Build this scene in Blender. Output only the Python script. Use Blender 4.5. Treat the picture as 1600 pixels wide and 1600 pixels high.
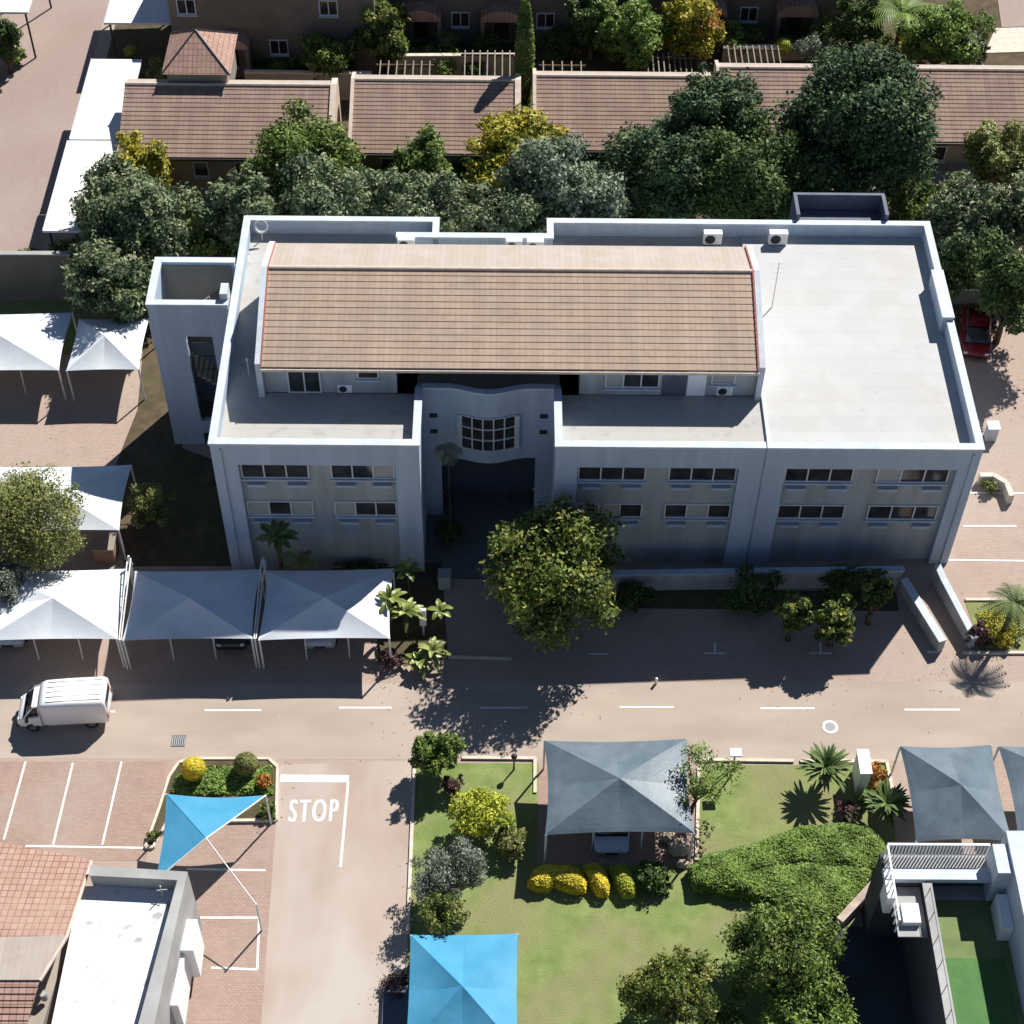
import bpy, bmesh, math, random
import numpy as np
from mathutils import Vector, Matrix
for o in list(bpy.data.objects): bpy.data.objects.remove(o)
S = bpy.context.scene
C = S.collection
R = math.radians
# ------------------------------------------------------------------ camera
PITCH, ROLL, YAW, FPX, CAMH = R(49.3727), R(0.8458), R(0.571), 2677.6, 72.0
_f = np.array([math.sin(YAW)*math.cos(PITCH), math.cos(YAW)*math.cos(PITCH), -math.sin(PITCH)])
_r = np.cross(_f, [0, 0, 1]); _r /= np.linalg.norm(_r); _u = np.cross(_r, _f)
_r2 = _r*math.cos(ROLL)+_u*math.sin(ROLL); _u2 = -_r*math.sin(ROLL)+_u*math.cos(ROLL)
cam = bpy.data.cameras.new('camera'); cam.sensor_width = 36; cam.lens = FPX/1600*36
cam.clip_start = 1; cam.clip_end = 2000
co = bpy.data.objects.new('camera', cam); C.objects.link(co)
co.matrix_world = Matrix(((_r2[0], _u2[0], -_f[0], 0), (_r2[1], _u2[1], -_f[1], 0), (_r2[2], _u2[2], -_f[2], CAMH), (0, 0, 0, 1)))
S.camera = co
# ------------------------------------------------------------------ light
SUN_AZ, SUN_EL = math.atan2(5.2, 7.15), R(46.4)
w = bpy.data.worlds.new('World'); S.world = w; w.use_nodes = True
nt = w.node_tree; bg = nt.nodes['Background']
sky = nt.nodes.new('ShaderNodeTexSky'); sky.sky_type = 'NISHITA'; sky.sun_disc = False
sky.sun_elevation = SUN_EL; sky.sun_rotation = SUN_AZ; sky.altitude = 3000; sky.dust_density = 0.0; sky.air_density = 1.0; sky.ozone_density = 2.0
nt.links.new(sky.outputs[0], bg.inputs[0]); bg.inputs[1].default_value = 0.058
sl = bpy.data.lights.new('sun', 'SUN'); sl.energy = 5.0; sl.angle = R(0.5); sl.color = (1, 0.965, 0.915)
so = bpy.data.objects.new('sun', sl); C.objects.link(so)
sd = Vector((math.sin(SUN_AZ)*math.cos(SUN_EL), math.cos(SUN_AZ)*math.cos(SUN_EL), math.sin(SUN_EL)))
so.rotation_euler = sd.to_track_quat('Z', 'Y').to_euler(); so.location = (40, 60, 80)
S.view_settings.view_transform = 'Standard'; S.view_settings.look = 'None'
S.view_settings.exposure = 0.58; S.view_settings.gamma = 1

# ------------------------------------------------------------------ helpers
KS = 0.035      # the site falls gently to the left: ground height = KS*(x-9)
def G(px, py, z=0.0):
    """survey point: where the ray through a photo pixel meets height z above the ground"""
    d = _f*FPX+_r2*(px-800)-_u2*(py-800)
    t = (z-9*KS-CAMH)/(d[2]-KS*d[0])
    return Vector((d[0]*t, d[1]*t, z))

def GA(px, py, z=0.0):
    """the same for an absolute height"""
    d = _f*FPX+_r2*(px-800)-_u2*(py-800); t = (z-CAMH)/d[2]
    return Vector((d[0]*t, d[1]*t, z))

def tag(o, label=None, cat=None, group=None, kind=None):
    if label: o['label'] = label
    if cat: o['category'] = cat
    if group: o['group'] = group
    if kind: o['kind'] = kind
    return o

def thing(name, label, cat, loc=(0, 0, 0), rz=0, group=None):
    o = bpy.data.objects.new(name, None); C.objects.link(o)
    o.location = loc; o.rotation_euler = (0, 0, rz); o.empty_display_size = .3
    return tag(o, label, cat, group)

def copy_thing(o, loc, rz=None, label=None, group=None, parent=None, scale=None):
    c = o.copy(); C.objects.link(c); c.parent = parent
    if parent is None:
        c.location = loc
        if rz is not None: c.rotation_euler = (0, 0, rz)
        if label: c['label'] = label
        if group: c['group'] = group
        if scale: c.scale = scale if hasattr(scale, '__len__') else (scale,)*3
    for ch in [x for x in o.children]:
        copy_thing(ch, None, parent=c)
    return c

class MB:
    def __init__(s): s.v = []; s.f = []; s.m = []
    def add(s, vs, fs, m=0):
        b = len(s.v); s.v += [tuple(v) for v in vs]
        for f in fs: s.f.append([b+i for i in f]); s.m.append(m)
        return s
    def box(s, x0, x1, y0, y1, z0, z1, m=0):
        return s.add([(x0, y0, z0), (x1, y0, z0), (x1, y1, z0), (x0, y1, z0), (x0, y0, z1), (x1, y0, z1), (x1, y1, z1), (x0, y1, z1)],
                     [(3, 2, 1, 0), (4, 5, 6, 7), (0, 1, 5, 4), (1, 2, 6, 5), (2, 3, 7, 6), (3, 0, 4, 7)], m)
    def poly(s, pts, m=0): return s.add(pts, [tuple(range(len(pts)))], m)
    def prism(s, pts, vec, m=0):
        n = len(pts); a = [Vector(p) for p in pts]; vec = Vector(vec); b = [p+vec for p in a]
        nrm = Vector((0, 0, 0))
        for i in range(n): nrm += a[i].cross(a[(i+1) % n])
        if nrm.dot(vec) < 0: a = a[::-1]; b = b[::-1]
        fs = [tuple(range(n-1, -1, -1)), tuple(range(n, 2*n))]+[(i, (i+1) % n, n+(i+1) % n, n+i) for i in range(n)]
        return s.add(a+b, fs, m)
    def wall(s, p0, p1, th, z0, z1, m=0):
        p0 = Vector(p0[:2]); p1 = Vector(p1[:2]); d = (p1-p0).normalized(); n = Vector((-d.y, d.x))*th/2
        q = [p0-n, p1-n, p1+n, p0+n]
        return s.prism([(a.x, a.y, z0) for a in q], (0, 0, z1-z0), m)
    def tube(s, pts, rs, n=8, m=0, cap=True):
        pts = [Vector(p) for p in pts]
        if not hasattr(rs, '__len__'): rs = [rs]*len(pts)
        vs = []; fs = []
        for i, p in enumerate(pts):
            d = (pts[min(i+1, len(pts)-1)]-pts[max(i-1, 0)]).normalized()
            a = d.orthogonal().normalized() if abs(d.z) < .95 else Vector((1, 0, 0))
            a = (a-d*a.dot(d)).normalized(); b = d.cross(a)
            for k in range(n):
                t = 2*math.pi*k/n; vs.append(p+(a*math.cos(t)+b*math.sin(t))*rs[i])
        for i in range(len(pts)-1):
            for k in range(n): fs.append((i*n+k, i*n+(k+1) % n, (i+1)*n+(k+1) % n, (i+1)*n+k))
        if cap: fs.append(tuple(range(n-1, -1, -1))); fs.append(tuple((len(pts)-1)*n+k for k in range(n)))
        return s.add(vs, fs, m)
    def ball(s, c, r, nu=16, nv=10, m=0, jit=0, seed=0):
        rnd = random.Random(seed); c = Vector(c)
        if not hasattr(r, '__len__'): r = (r, r, r)
        vs = []; fs = []
        for j in range(nv+1):
            ph = math.pi*j/nv
            for i in range(nu):
                th = 2*math.pi*i/nu; k = 1+rnd.uniform(-jit, jit)
                vs.append((c.x+r[0]*k*math.sin(ph)*math.cos(th), c.y+r[1]*k*math.sin(ph)*math.sin(th), c.z+r[2]*k*math.cos(ph)))
        for j in range(nv):
            for i in range(nu): fs.append((j*nu+i, (j+1)*nu+i, (j+1)*nu+(i+1) % nu, j*nu+(i+1) % nu))
        return s.add(vs, fs, m)
    def build(s, name, mats, parent=None, smooth=False, bevel=0, local=True):
        if not isinstance(mats, (list, tuple)): mats = [mats]
        me = bpy.data.meshes.new(name)
        off = Vector((0, 0, 0))
        if parent is not None and local: off = world_loc(parent)
        me.from_pydata([tuple(Vector(v)-off) for v in s.v], [], s.f)
        for m in mats: me.materials.append(m)
        if len(mats) > 1: me.polygons.foreach_set('material_index', s.m)
        if smooth: me.polygons.foreach_set('use_smooth', [True]*len(me.polygons))
        me.update()
        o = bpy.data.objects.new(name, me); C.objects.link(o)
        if parent is not None: o.parent = parent
        if bevel:
            b = o.modifiers.new('bevel', 'BEVEL'); b.width = bevel; b.segments = 2; b.limit_method = 'ANGLE'
        return o

def world_loc(o):
    v = Vector((0, 0, 0))
    while o is not None: v = v+o.location; o = o.parent
    return v

# ------------------------------------------------------------------ materials
def srgb(r, g, b):
    return tuple(((c/255)/12.92 if c/255 <= .04045 else ((c/255+.055)/1.055)**2.4) for c in (r, g, b))+(1,)

def mat(name, c1, c2=None, scale=1.0, rough=.85, bump=0, bscale=20, c3=None, scale3=.1, mix3=.5, spec=.3, metal=0, transl=0, detail=6, contrast=(.35, .65), stretch=None):
    m = bpy.data.materials.new(name); m.use_nodes = True; n = m.node_tree; N = n.nodes; L = n.links
    p = N['Principled BSDF']; p.inputs['Roughness'].default_value = rough
    p.inputs['Specular IOR Level'].default_value = spec; p.inputs['Metallic'].default_value = metal
    c1 = tuple(c1)+(1,) if len(c1) == 3 else c1
    geo = N.new('ShaderNodeNewGeometry'); src = geo.outputs['Position']
    if stretch:
        mp = N.new('ShaderNodeMapping'); mp.inputs['Scale'].default_value = stretch; L.new(src, mp.inputs[0]); src = mp.outputs[0]
    col = None
    if c2:
        c2 = tuple(c2)+(1,) if len(c2) == 3 else c2
        t = N.new('ShaderNodeTexNoise'); t.inputs['Scale'].default_value = scale; t.inputs['Detail'].default_value = detail
        L.new(src, t.inputs['Vector'])
        r = N.new('ShaderNodeValToRGB'); r.color_ramp.elements[0].position = contrast[0]; r.color_ramp.elements[1].position = contrast[1]
        r.color_ramp.elements[0].color = c1; r.color_ramp.elements[1].color = c2
        L.new(t.outputs['Fac'], r.inputs[0]); col = r.outputs[0]
        if c3:
            c3 = tuple(c3)+(1,) if len(c3) == 3 else c3
            t3 = N.new('ShaderNodeTexNoise'); t3.inputs['Scale'].default_value = scale3; t3.inputs['Detail'].default_value = 3
            L.new(src, t3.inputs['Vector'])
            mr = N.new('ShaderNodeMapRange'); mr.inputs[1].default_value = .42; mr.inputs[2].default_value = .62; mr.inputs[4].default_value = mix3
            L.new(t3.outputs['Fac'], mr.inputs[0])
            mx = N.new('ShaderNodeMixRGB'); mx.inputs[2].default_value = c3; L.new(mr.outputs[0], mx.inputs[0]); L.new(col, mx.inputs[1]); col = mx.outputs[0]
        L.new(col, p.inputs['Base Color'])
    else: p.inputs['Base Color'].default_value = c1
    if bump:
        t2 = N.new('ShaderNodeTexNoise'); t2.inputs['Scale'].default_value = bscale; t2.inputs['Detail'].default_value = 4
        L.new(src, t2.inputs['Vector'])
        b = N.new('ShaderNodeBump'); b.inputs['Strength'].default_value = bump; b.inputs['Distance'].default_value = .05
        L.new(t2.outputs['Fac'], b.inputs['Height']); L.new(b.outputs[0], p.inputs['Normal'])
    if transl:
        tr = N.new('ShaderNodeBsdfTranslucent'); ms = N.new('ShaderNodeMixShader'); ms.inputs[0].default_value = transl
        if col is not None: L.new(col, tr.inputs[0])
        else: tr.inputs[0].default_value = c1
        out = N['Material Output']; L.new(p.outputs[0], ms.inputs[1]); L.new(tr.outputs[0], ms.inputs[2]); L.new(ms.outputs[0], out.inputs[0])
    return m

def brick_mat(name, a, b, mortar, w=.22, h=.11, msize=.012, patch=None, rough=.9, axis='xy', off=.5, var=None):
    """unit paving / brickwork / roof tile colour pattern with broad stains"""
    m = bpy.data.materials.new(name); m.use_nodes = True; n = m.node_tree; N = n.nodes; L = n.links
    p = N['Principled BSDF']; p.inputs['Roughness'].default_value = rough; p.inputs['Specular IOR Level'].default_value = .2
    geo = N.new('ShaderNodeNewGeometry'); src = geo.outputs['Position']
    if axis == 'xz':
        sp = N.new('ShaderNodeSeparateXYZ'); cb = N.new('ShaderNodeCombineXYZ'); L.new(src, sp.inputs[0])
        L.new(sp.outputs[0], cb.inputs[0]); L.new(sp.outputs[2], cb.inputs[1]); vec = cb.outputs[0]
    else: vec = src
    t = N.new('ShaderNodeTexBrick'); t.inputs['Scale'].default_value = 1; t.inputs['Brick Width'].default_value = w; t.inputs['Row Height'].default_value = h
    t.inputs['Mortar Size'].default_value = msize; t.offset = off
    t.inputs['Color1'].default_value = tuple(a)+(1,); t.inputs['Color2'].default_value = tuple(b)+(1,); t.inputs['Mortar'].default_value = tuple(mortar)+(1,)
    L.new(vec, t.inputs['Vector']); col = t.outputs['Color']
    for (c, sc, amt, lo, hi) in (patch or []):
        q = N.new('ShaderNodeTexNoise'); q.inputs['Scale'].default_value = sc; q.inputs['Detail'].default_value = 5; L.new(src, q.inputs['Vector'])
        mr = N.new('ShaderNodeMapRange'); mr.inputs[1].default_value = lo; mr.inputs[2].default_value = hi; mr.inputs[4].default_value = amt
        L.new(q.outputs['Fac'], mr.inputs[0])
        mx = N.new('ShaderNodeMixRGB'); mx.inputs[2].default_value = tuple(c)+(1,); L.new(mr.outputs[0], mx.inputs[0]); L.new(col, mx.inputs[1]); col = mx.outputs[0]
    L.new(col, p.inputs['Base Color'])
    bp = N.new('ShaderNodeBump'); bp.inputs['Strength'].default_value = .4; bp.inputs['Distance'].default_value = .01; bp.invert = True
    L.new(t.outputs['Fac'], bp.inputs['Height']); L.new(bp.outputs[0], p.inputs['Normal'])
    return m

M = {}
M['pave'] = brick_mat('brick_paving', (.385, .285, .23), (.435, .33, .27), (.30, .23, .19), patch=[((.40, .34, .29), .12, .55, .42, .65), ((.35, .225, .185), .3, .4, .5, .72), ((.27, .22, .19), .9, .35, .55, .8), ((.17, .145, .125), 2.3, .5, .66, .74), ((.44, .37, .31), 6, .3, .55, .8)])
M['pavered'] = brick_mat('red_brick_paving', (.35, .235, .19), (.40, .285, .235), (.25, .19, .16), patch=[((.40, .33, .28), .25, .5, .45, .7), ((.28, .19, .155), 1.1, .35, .52, .75), ((.42, .26, .20), .6, .35, .55, .72)])
M['road'] = mat('lane_surface', (.375, .305, .25), (.43, .355, .295), scale=.45, rough=.9, c3=(.30, .255, .215), scale3=.5, mix3=.45, bump=.1, bscale=40, stretch=(.35, 1, 1))
M['roadgrey'] = mat('driveway_surface', (.37, .285, .235), (.43, .345, .29), scale=.35, rough=.9, c3=(.50, .47, .43), scale3=.22, mix3=.6, stretch=(1, .5, 1))
M['farroad'] = brick_mat('street_paving', (.32, .245, .21), (.36, .28, .24), (.26, .2, .175), patch=[((.38, .31, .27), .2, .5, .42, .65), ((.29, .2, .17), .4, .4, .5, .7)])
M['shadefloor'] = mat('court_shade_paving', (.12, .12, .125), (.16, .155, .15), scale=1.5, rough=.8)  # dark colour carries the deep shade of the entrance court
M['paint'] = mat('road_paint', (.80, .78, .74), (.62, .59, .54), scale=6, rough=.7)
M['kerb'] = mat('kerb_concrete', (.55, .47, .38), (.68, .60, .50), scale=3, rough=.9)
M['lawn'] = mat('lawn', (.155, .22, .06), (.24, .29, .10), scale=1.1, rough=.95, c3=(.255, .235, .115), scale3=.25, mix3=.8, bump=.9, bscale=22, detail=12)
M['soil'] = mat('soil', (.075, .055, .035), (.12, .09, .055), scale=1.5, rough=1, c3=(.07, .075, .03), scale3=.4)
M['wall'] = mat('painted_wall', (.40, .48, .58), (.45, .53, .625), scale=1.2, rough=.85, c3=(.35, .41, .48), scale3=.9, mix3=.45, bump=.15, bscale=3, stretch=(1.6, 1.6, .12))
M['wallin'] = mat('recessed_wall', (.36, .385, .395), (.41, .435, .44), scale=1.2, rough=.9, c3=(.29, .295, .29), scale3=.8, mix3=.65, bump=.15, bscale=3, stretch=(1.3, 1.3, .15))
M['coping'] = mat('coping', (.50, .55, .60), (.57, .62, .66), scale=2, c3=(.42, .46, .49), scale3=1.2, mix3=.5, rough=.75)
M['deck'] = brick_mat('roof_membrane', (.43, .43, .425), (.46, .46, .455), (.38, .38, .37), w=40, h=1.05, msize=.012, off=0, patch=[((.45, .43, .39), .25, .6, .48, .7), ((.50, .50, .49), .7, .5, .45, .65), ((.38, .35, .30), 1.7, .5, .62, .78), ((.44, .42, .38), 6, .35, .55, .75)], rough=.7)
M['deckgrey'] = brick_mat('grey_roof_membrane', (.41, .40, .385), (.44, .43, .41), (.35, .34, .33), w=40, h=1.05, msize=.012, off=0, patch=[((.42, .39, .34), .4, .6, .45, .65), ((.24, .23, .22), 1.5, .5, .55, .75)], rough=.85)
M['tile'] = brick_mat('roof_tile', (.385, .28, .215), (.435, .325, .25), (.31, .23, .175), w=.30, h=50, msize=.014, off=0, patch=[((.30, .235, .18), .5, .5, .45, .7), ((.25, .20, .15), 5, .45, .52, .7), ((.50, .42, .33), 2.5, .35, .5, .75), ((.40, .34, .21), .8, .12, .6, .8)])
M['tilesunlit'] = brick_mat('sunny_roof_tile', (.38, .325, .275), (.42, .36, .31), (.33, .28, .235), w=.30, h=50, msize=.01, off=0, patch=[((.46, .41, .36), .8, .5, .45, .7), ((.32, .26, .21), 2.2, .4, .58, .8)])  # paler tile copy, sunlight put into the colour of sun-facing slopes
M['tilebrown'] = brick_mat('brown_roof_tile', (.255, .175, .14), (.31, .215, .17), (.19, .13, .105), w=.32, h=50, msize=.014, off=0, patch=[((.21, .145, .115), .6, .6, .45, .65), ((.36, .29, .23), 1.6, .4, .5, .75), ((.28, .24, .13), .5, .25, .6, .8)])
M['tilered'] = brick_mat('red_roof_tile', (.36, .22, .175), (.42, .275, .22), (.20, .115, .08), w=.3, h=.36, msize=.022, off=0, patch=[((.40, .29, .22), .9, .5, .45, .7), ((.26, .15, .11), 4, .4, .52, .7)])
M['ridge'] = mat('mortar_coping', (.52, .42, .34), (.62, .52, .43), scale=3, rough=.9)
M['redtrim'] = mat('red_trim', (.42, .12, .08), rough=.7)
M['glass'] = mat('window_glass', (.015, .018, .022), (.05, .055, .06), scale=1.3, rough=.08, spec=.5, c3=(.07, .045, .035), scale3=.8, mix3=.4)
M['blind'] = mat('window_blind', (.33, .34, .32), (.40, .41, .39), scale=2, rough=.5, stretch=(1, 1, 8))
M['frame'] = mat('window_frame', (.62, .64, .65), rough=.5)
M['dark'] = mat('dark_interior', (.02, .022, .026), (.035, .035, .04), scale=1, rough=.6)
M['fabric'] = mat('white_shade_cloth', (.74, .78, .82), (.80, .83, .86), scale=.5, rough=.75, transl=.08, bump=.2, bscale=3, c3=(.66, .69, .71), scale3=.7, mix3=.5)
M['greyfabric'] = mat('grey_shade_cloth', (.10, .14, .17), (.135, .18, .215), scale=1.2, rough=.48, spec=.6, transl=.04, bump=.25, bscale=3)
M['bluefabric'] = mat('blue_shade_cloth', (.065, .31, .50), (.09, .36, .56), scale=.8, rough=.6, transl=.15, bump=.2, bscale=3)
M['pole'] = mat('painted_steel', (.62, .62, .6), (.7, .69, .66), scale=4, rough=.5)
M['darkpole'] = mat('dark_steel', (.03, .03, .035), rough=.5)
M['white'] = mat('white_paint', (.78, .78, .77), (.84, .84, .83), scale=1, rough=.6)
M['vanpaint'] = mat('van_paint', (.80, .80, .79), (.84, .84, .83), scale=.6, rough=.25, spec=.5)
M['whiteroof'] = brick_mat('white_roof_coating', (.66, .67, .68), (.69, .70, .70), (.60, .61, .61), w=30, h=1.1, msize=.01, off=0, patch=[((.30, .30, .30), 1.6, .8, .60, .72), ((.6, .61, .62), .4, .5, .5, .7)])
M['metalroof'] = mat('white_metal_roof', (.70, .69, .66), (.78, .77, .74), scale=.6, rough=.5, c3=(.62, .60, .55), scale3=.2, mix3=.4)
M['tyre'] = mat('rubber', (.02, .02, .02), rough=.9)
M['chrome'] = mat('wheel_metal', (.5, .5, .5), rough=.3, metal=.9)
M['tan'] = mat('tan_render', (.30, .235, .175), (.36, .285, .215), scale=.7, rough=.9, c3=(.24, .19, .15), scale3=.5)
M['tan2'] = mat('beige_render', (.27, .235, .195), (.32, .28, .235), scale=.7, rough=.9)
M['rearwall'] = mat('brown_render', (.17, .145, .12), (.21, .18, .15), scale=.7, rough=.9, c3=(.13, .11, .09), scale3=.5)
M['bwall'] = mat('garden_wall_render', (.17, .16, .14), (.22, .20, .175), scale=1, rough=.95, c3=(.18, .16, .13), scale3=.5)
M['bluedark'] = mat('dark_blue_sheet', (.075, .09, .13), (.10, .115, .155), scale=1, rough=.6)
M['greywall'] = mat('grey_plaster', (.33, .33, .32), (.40, .40, .385), scale=1, rough=.85, c3=(.26, .26, .255), scale3=.4)
M['shadetone'] = mat('shade_toned_render', (.05, .053, .065), (.07, .073, .085), scale=.8, rough=.9)  # near-black tone puts the shade of sunless walls into the colour
M['turf'] = mat('artificial_turf', (.075, .17, .055), (.095, .20, .065), scale=2, rough=.95, bump=.3, bscale=60)
M['turfold'] = mat('worn_turf', (.14, .19, .07), (.20, .24, .10), scale=1.2, rough=.95, bump=.3, bscale=60)
M['bark'] = mat('bark', (.07, .05, .035), (.13, .10, .07), scale=4, rough=1, bump=.5, bscale=12)
M['palebark'] = mat('pale_bark', (.20, .17, .13), (.28, .24, .19), scale=4, rough=1)
M['rock'] = mat('rock', (.35, .28, .22), (.50, .42, .35), scale=2, rough=.95, bump=.5, bscale=5)

def leafmats(key, cols, rough=.5, tr=.14):
    out = []
    for i, c in enumerate(cols):
        d = tuple(x*1.35 for x in c)
        out.append(mat('leaf_%s_%s' % (key, 'abcdef'[i]), c, d, scale=2.2, rough=rough, transl=tr, spec=.22))
    M['L'+key] = out
leafmats('dark', [(0.065, 0.105, 0.028), (0.1, 0.145, 0.038), (0.042, 0.07, 0.022)], .6)
leafmats('deep', [(0.056, 0.1, 0.045), (0.095, 0.145, 0.055), (0.032, 0.06, 0.026)], .6)
leafmats('grey', [(0.14, 0.18, 0.085), (0.235, 0.27, 0.15), (0.07, 0.1, 0.05)], .55)
leafmats('blue', [(0.155, 0.2, 0.12), (0.265, 0.305, 0.215), (0.078, 0.112, 0.07)], .55)
leafmats('mid', [(0.11, 0.165, 0.033), (0.17, 0.225, 0.05), (0.065, 0.1, 0.022)])
leafmats('fresh', [(.15, .23, .045), (.19, .27, .06), (.11, .175, .035)])
leafmats('yellow', [(.30, .27, .03), (.38, .32, .035), (.17, .20, .03)])
leafmats('gold', [(.62, .50, .04), (.68, .56, .06), (.48, .42, .04)])
leafmats('lime', [(.33, .36, .04), (.42, .42, .05), (.22, .28, .035)])
leafmats('olive', [(0.18, 0.2, 0.06), (0.25, 0.26, 0.085), (0.12, 0.14, 0.04)])
leafmats('front', [(0.1, 0.14, 0.026), (0.21, 0.22, 0.05), (0.052, 0.08, 0.018)])
leafmats('orange', [(.42, .17, .04), (.30, .20, .05), (.5, .22, .05)])
leafmats('purple', [(.09, .045, .05), (.13, .06, .07), (.07, .07, .04)])
leafmats('palm', [(.07, .115, .035), (.11, .16, .05), (.15, .18, .07)])
leafmats('strel', [(.16, .20, .05), (.26, .29, .09), (.09, .12, .03)], .35)
leafmats('silver', [(.17, .19, .14), (.22, .24, .19), (.11, .13, .09)])

# ------------------------------------------------------------------ foliage
def leaf_mesh(name, P, Nn, size, mats, seed, parent, aspect=.5):
    """P: leaf centres (n,3), Nn: rough facing (n,3); each leaf a folded rhombus"""
    rs = np.random.RandomState(seed); n = len(P)
    Nn = Nn+rs.normal(0, .85, (n, 3)); Nn /= np.linalg.norm(Nn, axis=1, keepdims=True)+1e-9
    T = np.cross(Nn, rs.normal(0, 1, (n, 3))); T /= np.linalg.norm(T, axis=1, keepdims=True)+1e-9
    B = np.cross(Nn, T); s = (size*(.55+1.1*rs.rand(n)))[:, None]
    v = np.stack([P-T*s*.5, P+B*s*aspect*.5, P+T*s*.5-Nn*s*.12, P-B*s*aspect*.5], 1).reshape(-1, 3)
    off = np.array(world_loc(parent)) if parent is not None else np.zeros(3)
    me = bpy.data.meshes.new(name); me.vertices.add(4*n); me.vertices.foreach_set('co', (v-off).ravel().astype(np.float32))
    me.loops.add(4*n); me.loops.foreach_set('vertex_index', np.arange(4*n, dtype=np.int32))
    me.polygons.add(n); me.polygons.foreach_set('loop_start', np.arange(0, 4*n, 4, dtype=np.int32))
    me.polygons.foreach_set('loop_total', np.full(n, 4, dtype=np.int32))
    for m in mats: me.materials.append(m)
    # leaves of one twig share a tone
    tw = (np.floor(P[:, 0]/.8)*73856093+np.floor(P[:, 1]/.8)*19349663+np.floor(P[:, 2]/.8)*83492791).astype(np.int64) % 7
    idx = np.where(rs.rand(n) < .35, rs.randint(0, len(mats), n), np.array([0, 1, 2, 0, 0, 2, 1])[tw] % len(mats)).astype(np.int32)
    me.polygons.foreach_set('material_index', idx)
    me.update(calc_edges=True); me.validate()
    o = bpy.data.objects.new(name, me); C.objects.link(o)
    if parent is not None: o.parent = parent
    return o

def clumps(c, r, k, seed, flat=.0):
    """sub-crowns spread unevenly through an ellipsoid"""
    rnd = random.Random(seed); out = []
    lob = [(rnd.uniform(0, 6.28), rnd.uniform(.1, .3), m_) for m_ in (2, 3, 5)]
    for i in range(int(k*1.9)):
        a = rnd.uniform(0, 2*math.pi); u = rnd.uniform(-.6, .95); q = math.sqrt(max(0, 1-u*u)); d = rnd.uniform(.35, 1.0)**.6*.86
        d *= 1+sum(am*math.sin(m_*a+ph) for ph, am, m_ in lob)*.6
        s = rnd.choice((.13, .17, .21, .25, .32))*rnd.uniform(.85, 1.15)*(1.2-.35*d)
        out.append(((c[0]+r[0]*d*q*math.cos(a), c[1]+r[1]*d*q*math.sin(a), c[2]+r[2]*d*u), (r[0]*s, r[1]*s, r[2]*s*.85)))
    return out

def clump_leaves(cl, n, seed):
    rs = np.random.RandomState(seed); P = []; Q = []
    wts = np.array([b[0]*b[1]+b[0]*b[2] for _, b in cl]); cnt = np.maximum((n*wts/wts.sum()).astype(int), 6)
    for (c, r), k in zip(cl, cnt):
        d = rs.normal(0, 1, (k, 3)); d /= np.linalg.norm(d, axis=1, keepdims=True)
        rad = np.power(rs.rand(k), .28)[:, None]*(1+.45*(rs.rand(k)[:, None]**6))
        lump = 1+.18*np.sin(d[:, :1]*7+c[0]*3)*np.cos(d[:, 1:2]*6+c[1])
        P.append(np.array(c)+d*rad*lump*np.array(r)); Q.append(d+np.array([0, 0, .6]))
    return np.concatenate(P), np.concatenate(Q)

SEED = [10]
def tree(px, py, zc, rx, rz, style, label, cat='tree', name='tree', n=9000, leaf=.20, k=26, group=None, ry=None, bark='bark', clear=False, kk=None, shift=None, tr=.16):
    """crown centred at photo position px,py at height zc; trunk to the ground under it"""
    SEED[0] += 7; sd_ = SEED[0]; rnd = random.Random(sd_)
    if group == 'trees behind the office': rx *= 1.08; rz *= 1.12; zc += .25
    c = G(px, py, zc); ry = ry or rx
    base = Vector((c.x, c.y, 0))
    if shift: base += Vector((shift[0], shift[1], 0))
    t = thing(name, label, cat, base, group=group)
    cl = clumps(c, (rx, ry, rz), k, sd_)
    if not clear: cl.append((tuple(c), (rx*.55, ry*.55, rz*.55)))
    leaf *= 1.2 if group else 1.0; P, Q = clump_leaves(cl, int(n*(1.45 if group else 1.2)), sd_)
    keep = P[:, 2] > .1; P = P[keep]; Q = Q[keep]
    leaf_mesh('crown', P, Q, leaf, M['L'+style], sd_, t)
    mb = MB(); fork = base.lerp(c, .45) if not shift else base.lerp(c, .5)
    fork.z = max(.3, (zc-rz)*.8)
    w0 = tr*(.6+zc/8)
    mb.tube([base-Vector((0, 0, .1)), base.lerp(fork, .5)+Vector((rnd.uniform(-.1, .1), rnd.uniform(-.1, .1), 0)), fork], [w0*1.25, w0, w0*.8], 8)
    for (cc, rr) in cl[::2]:
        cc = Vector(cc); mid = fork.lerp(cc, .55)+Vector((rnd.uniform(-.2, .2), rnd.uniform(-.2, .2), .15))
        mb.tube([fork, mid, cc], [w0*.55, w0*.3, w0*.08], 5)
    mb.build('trunk', M[bark], t, smooth=True)
    return t

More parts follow.
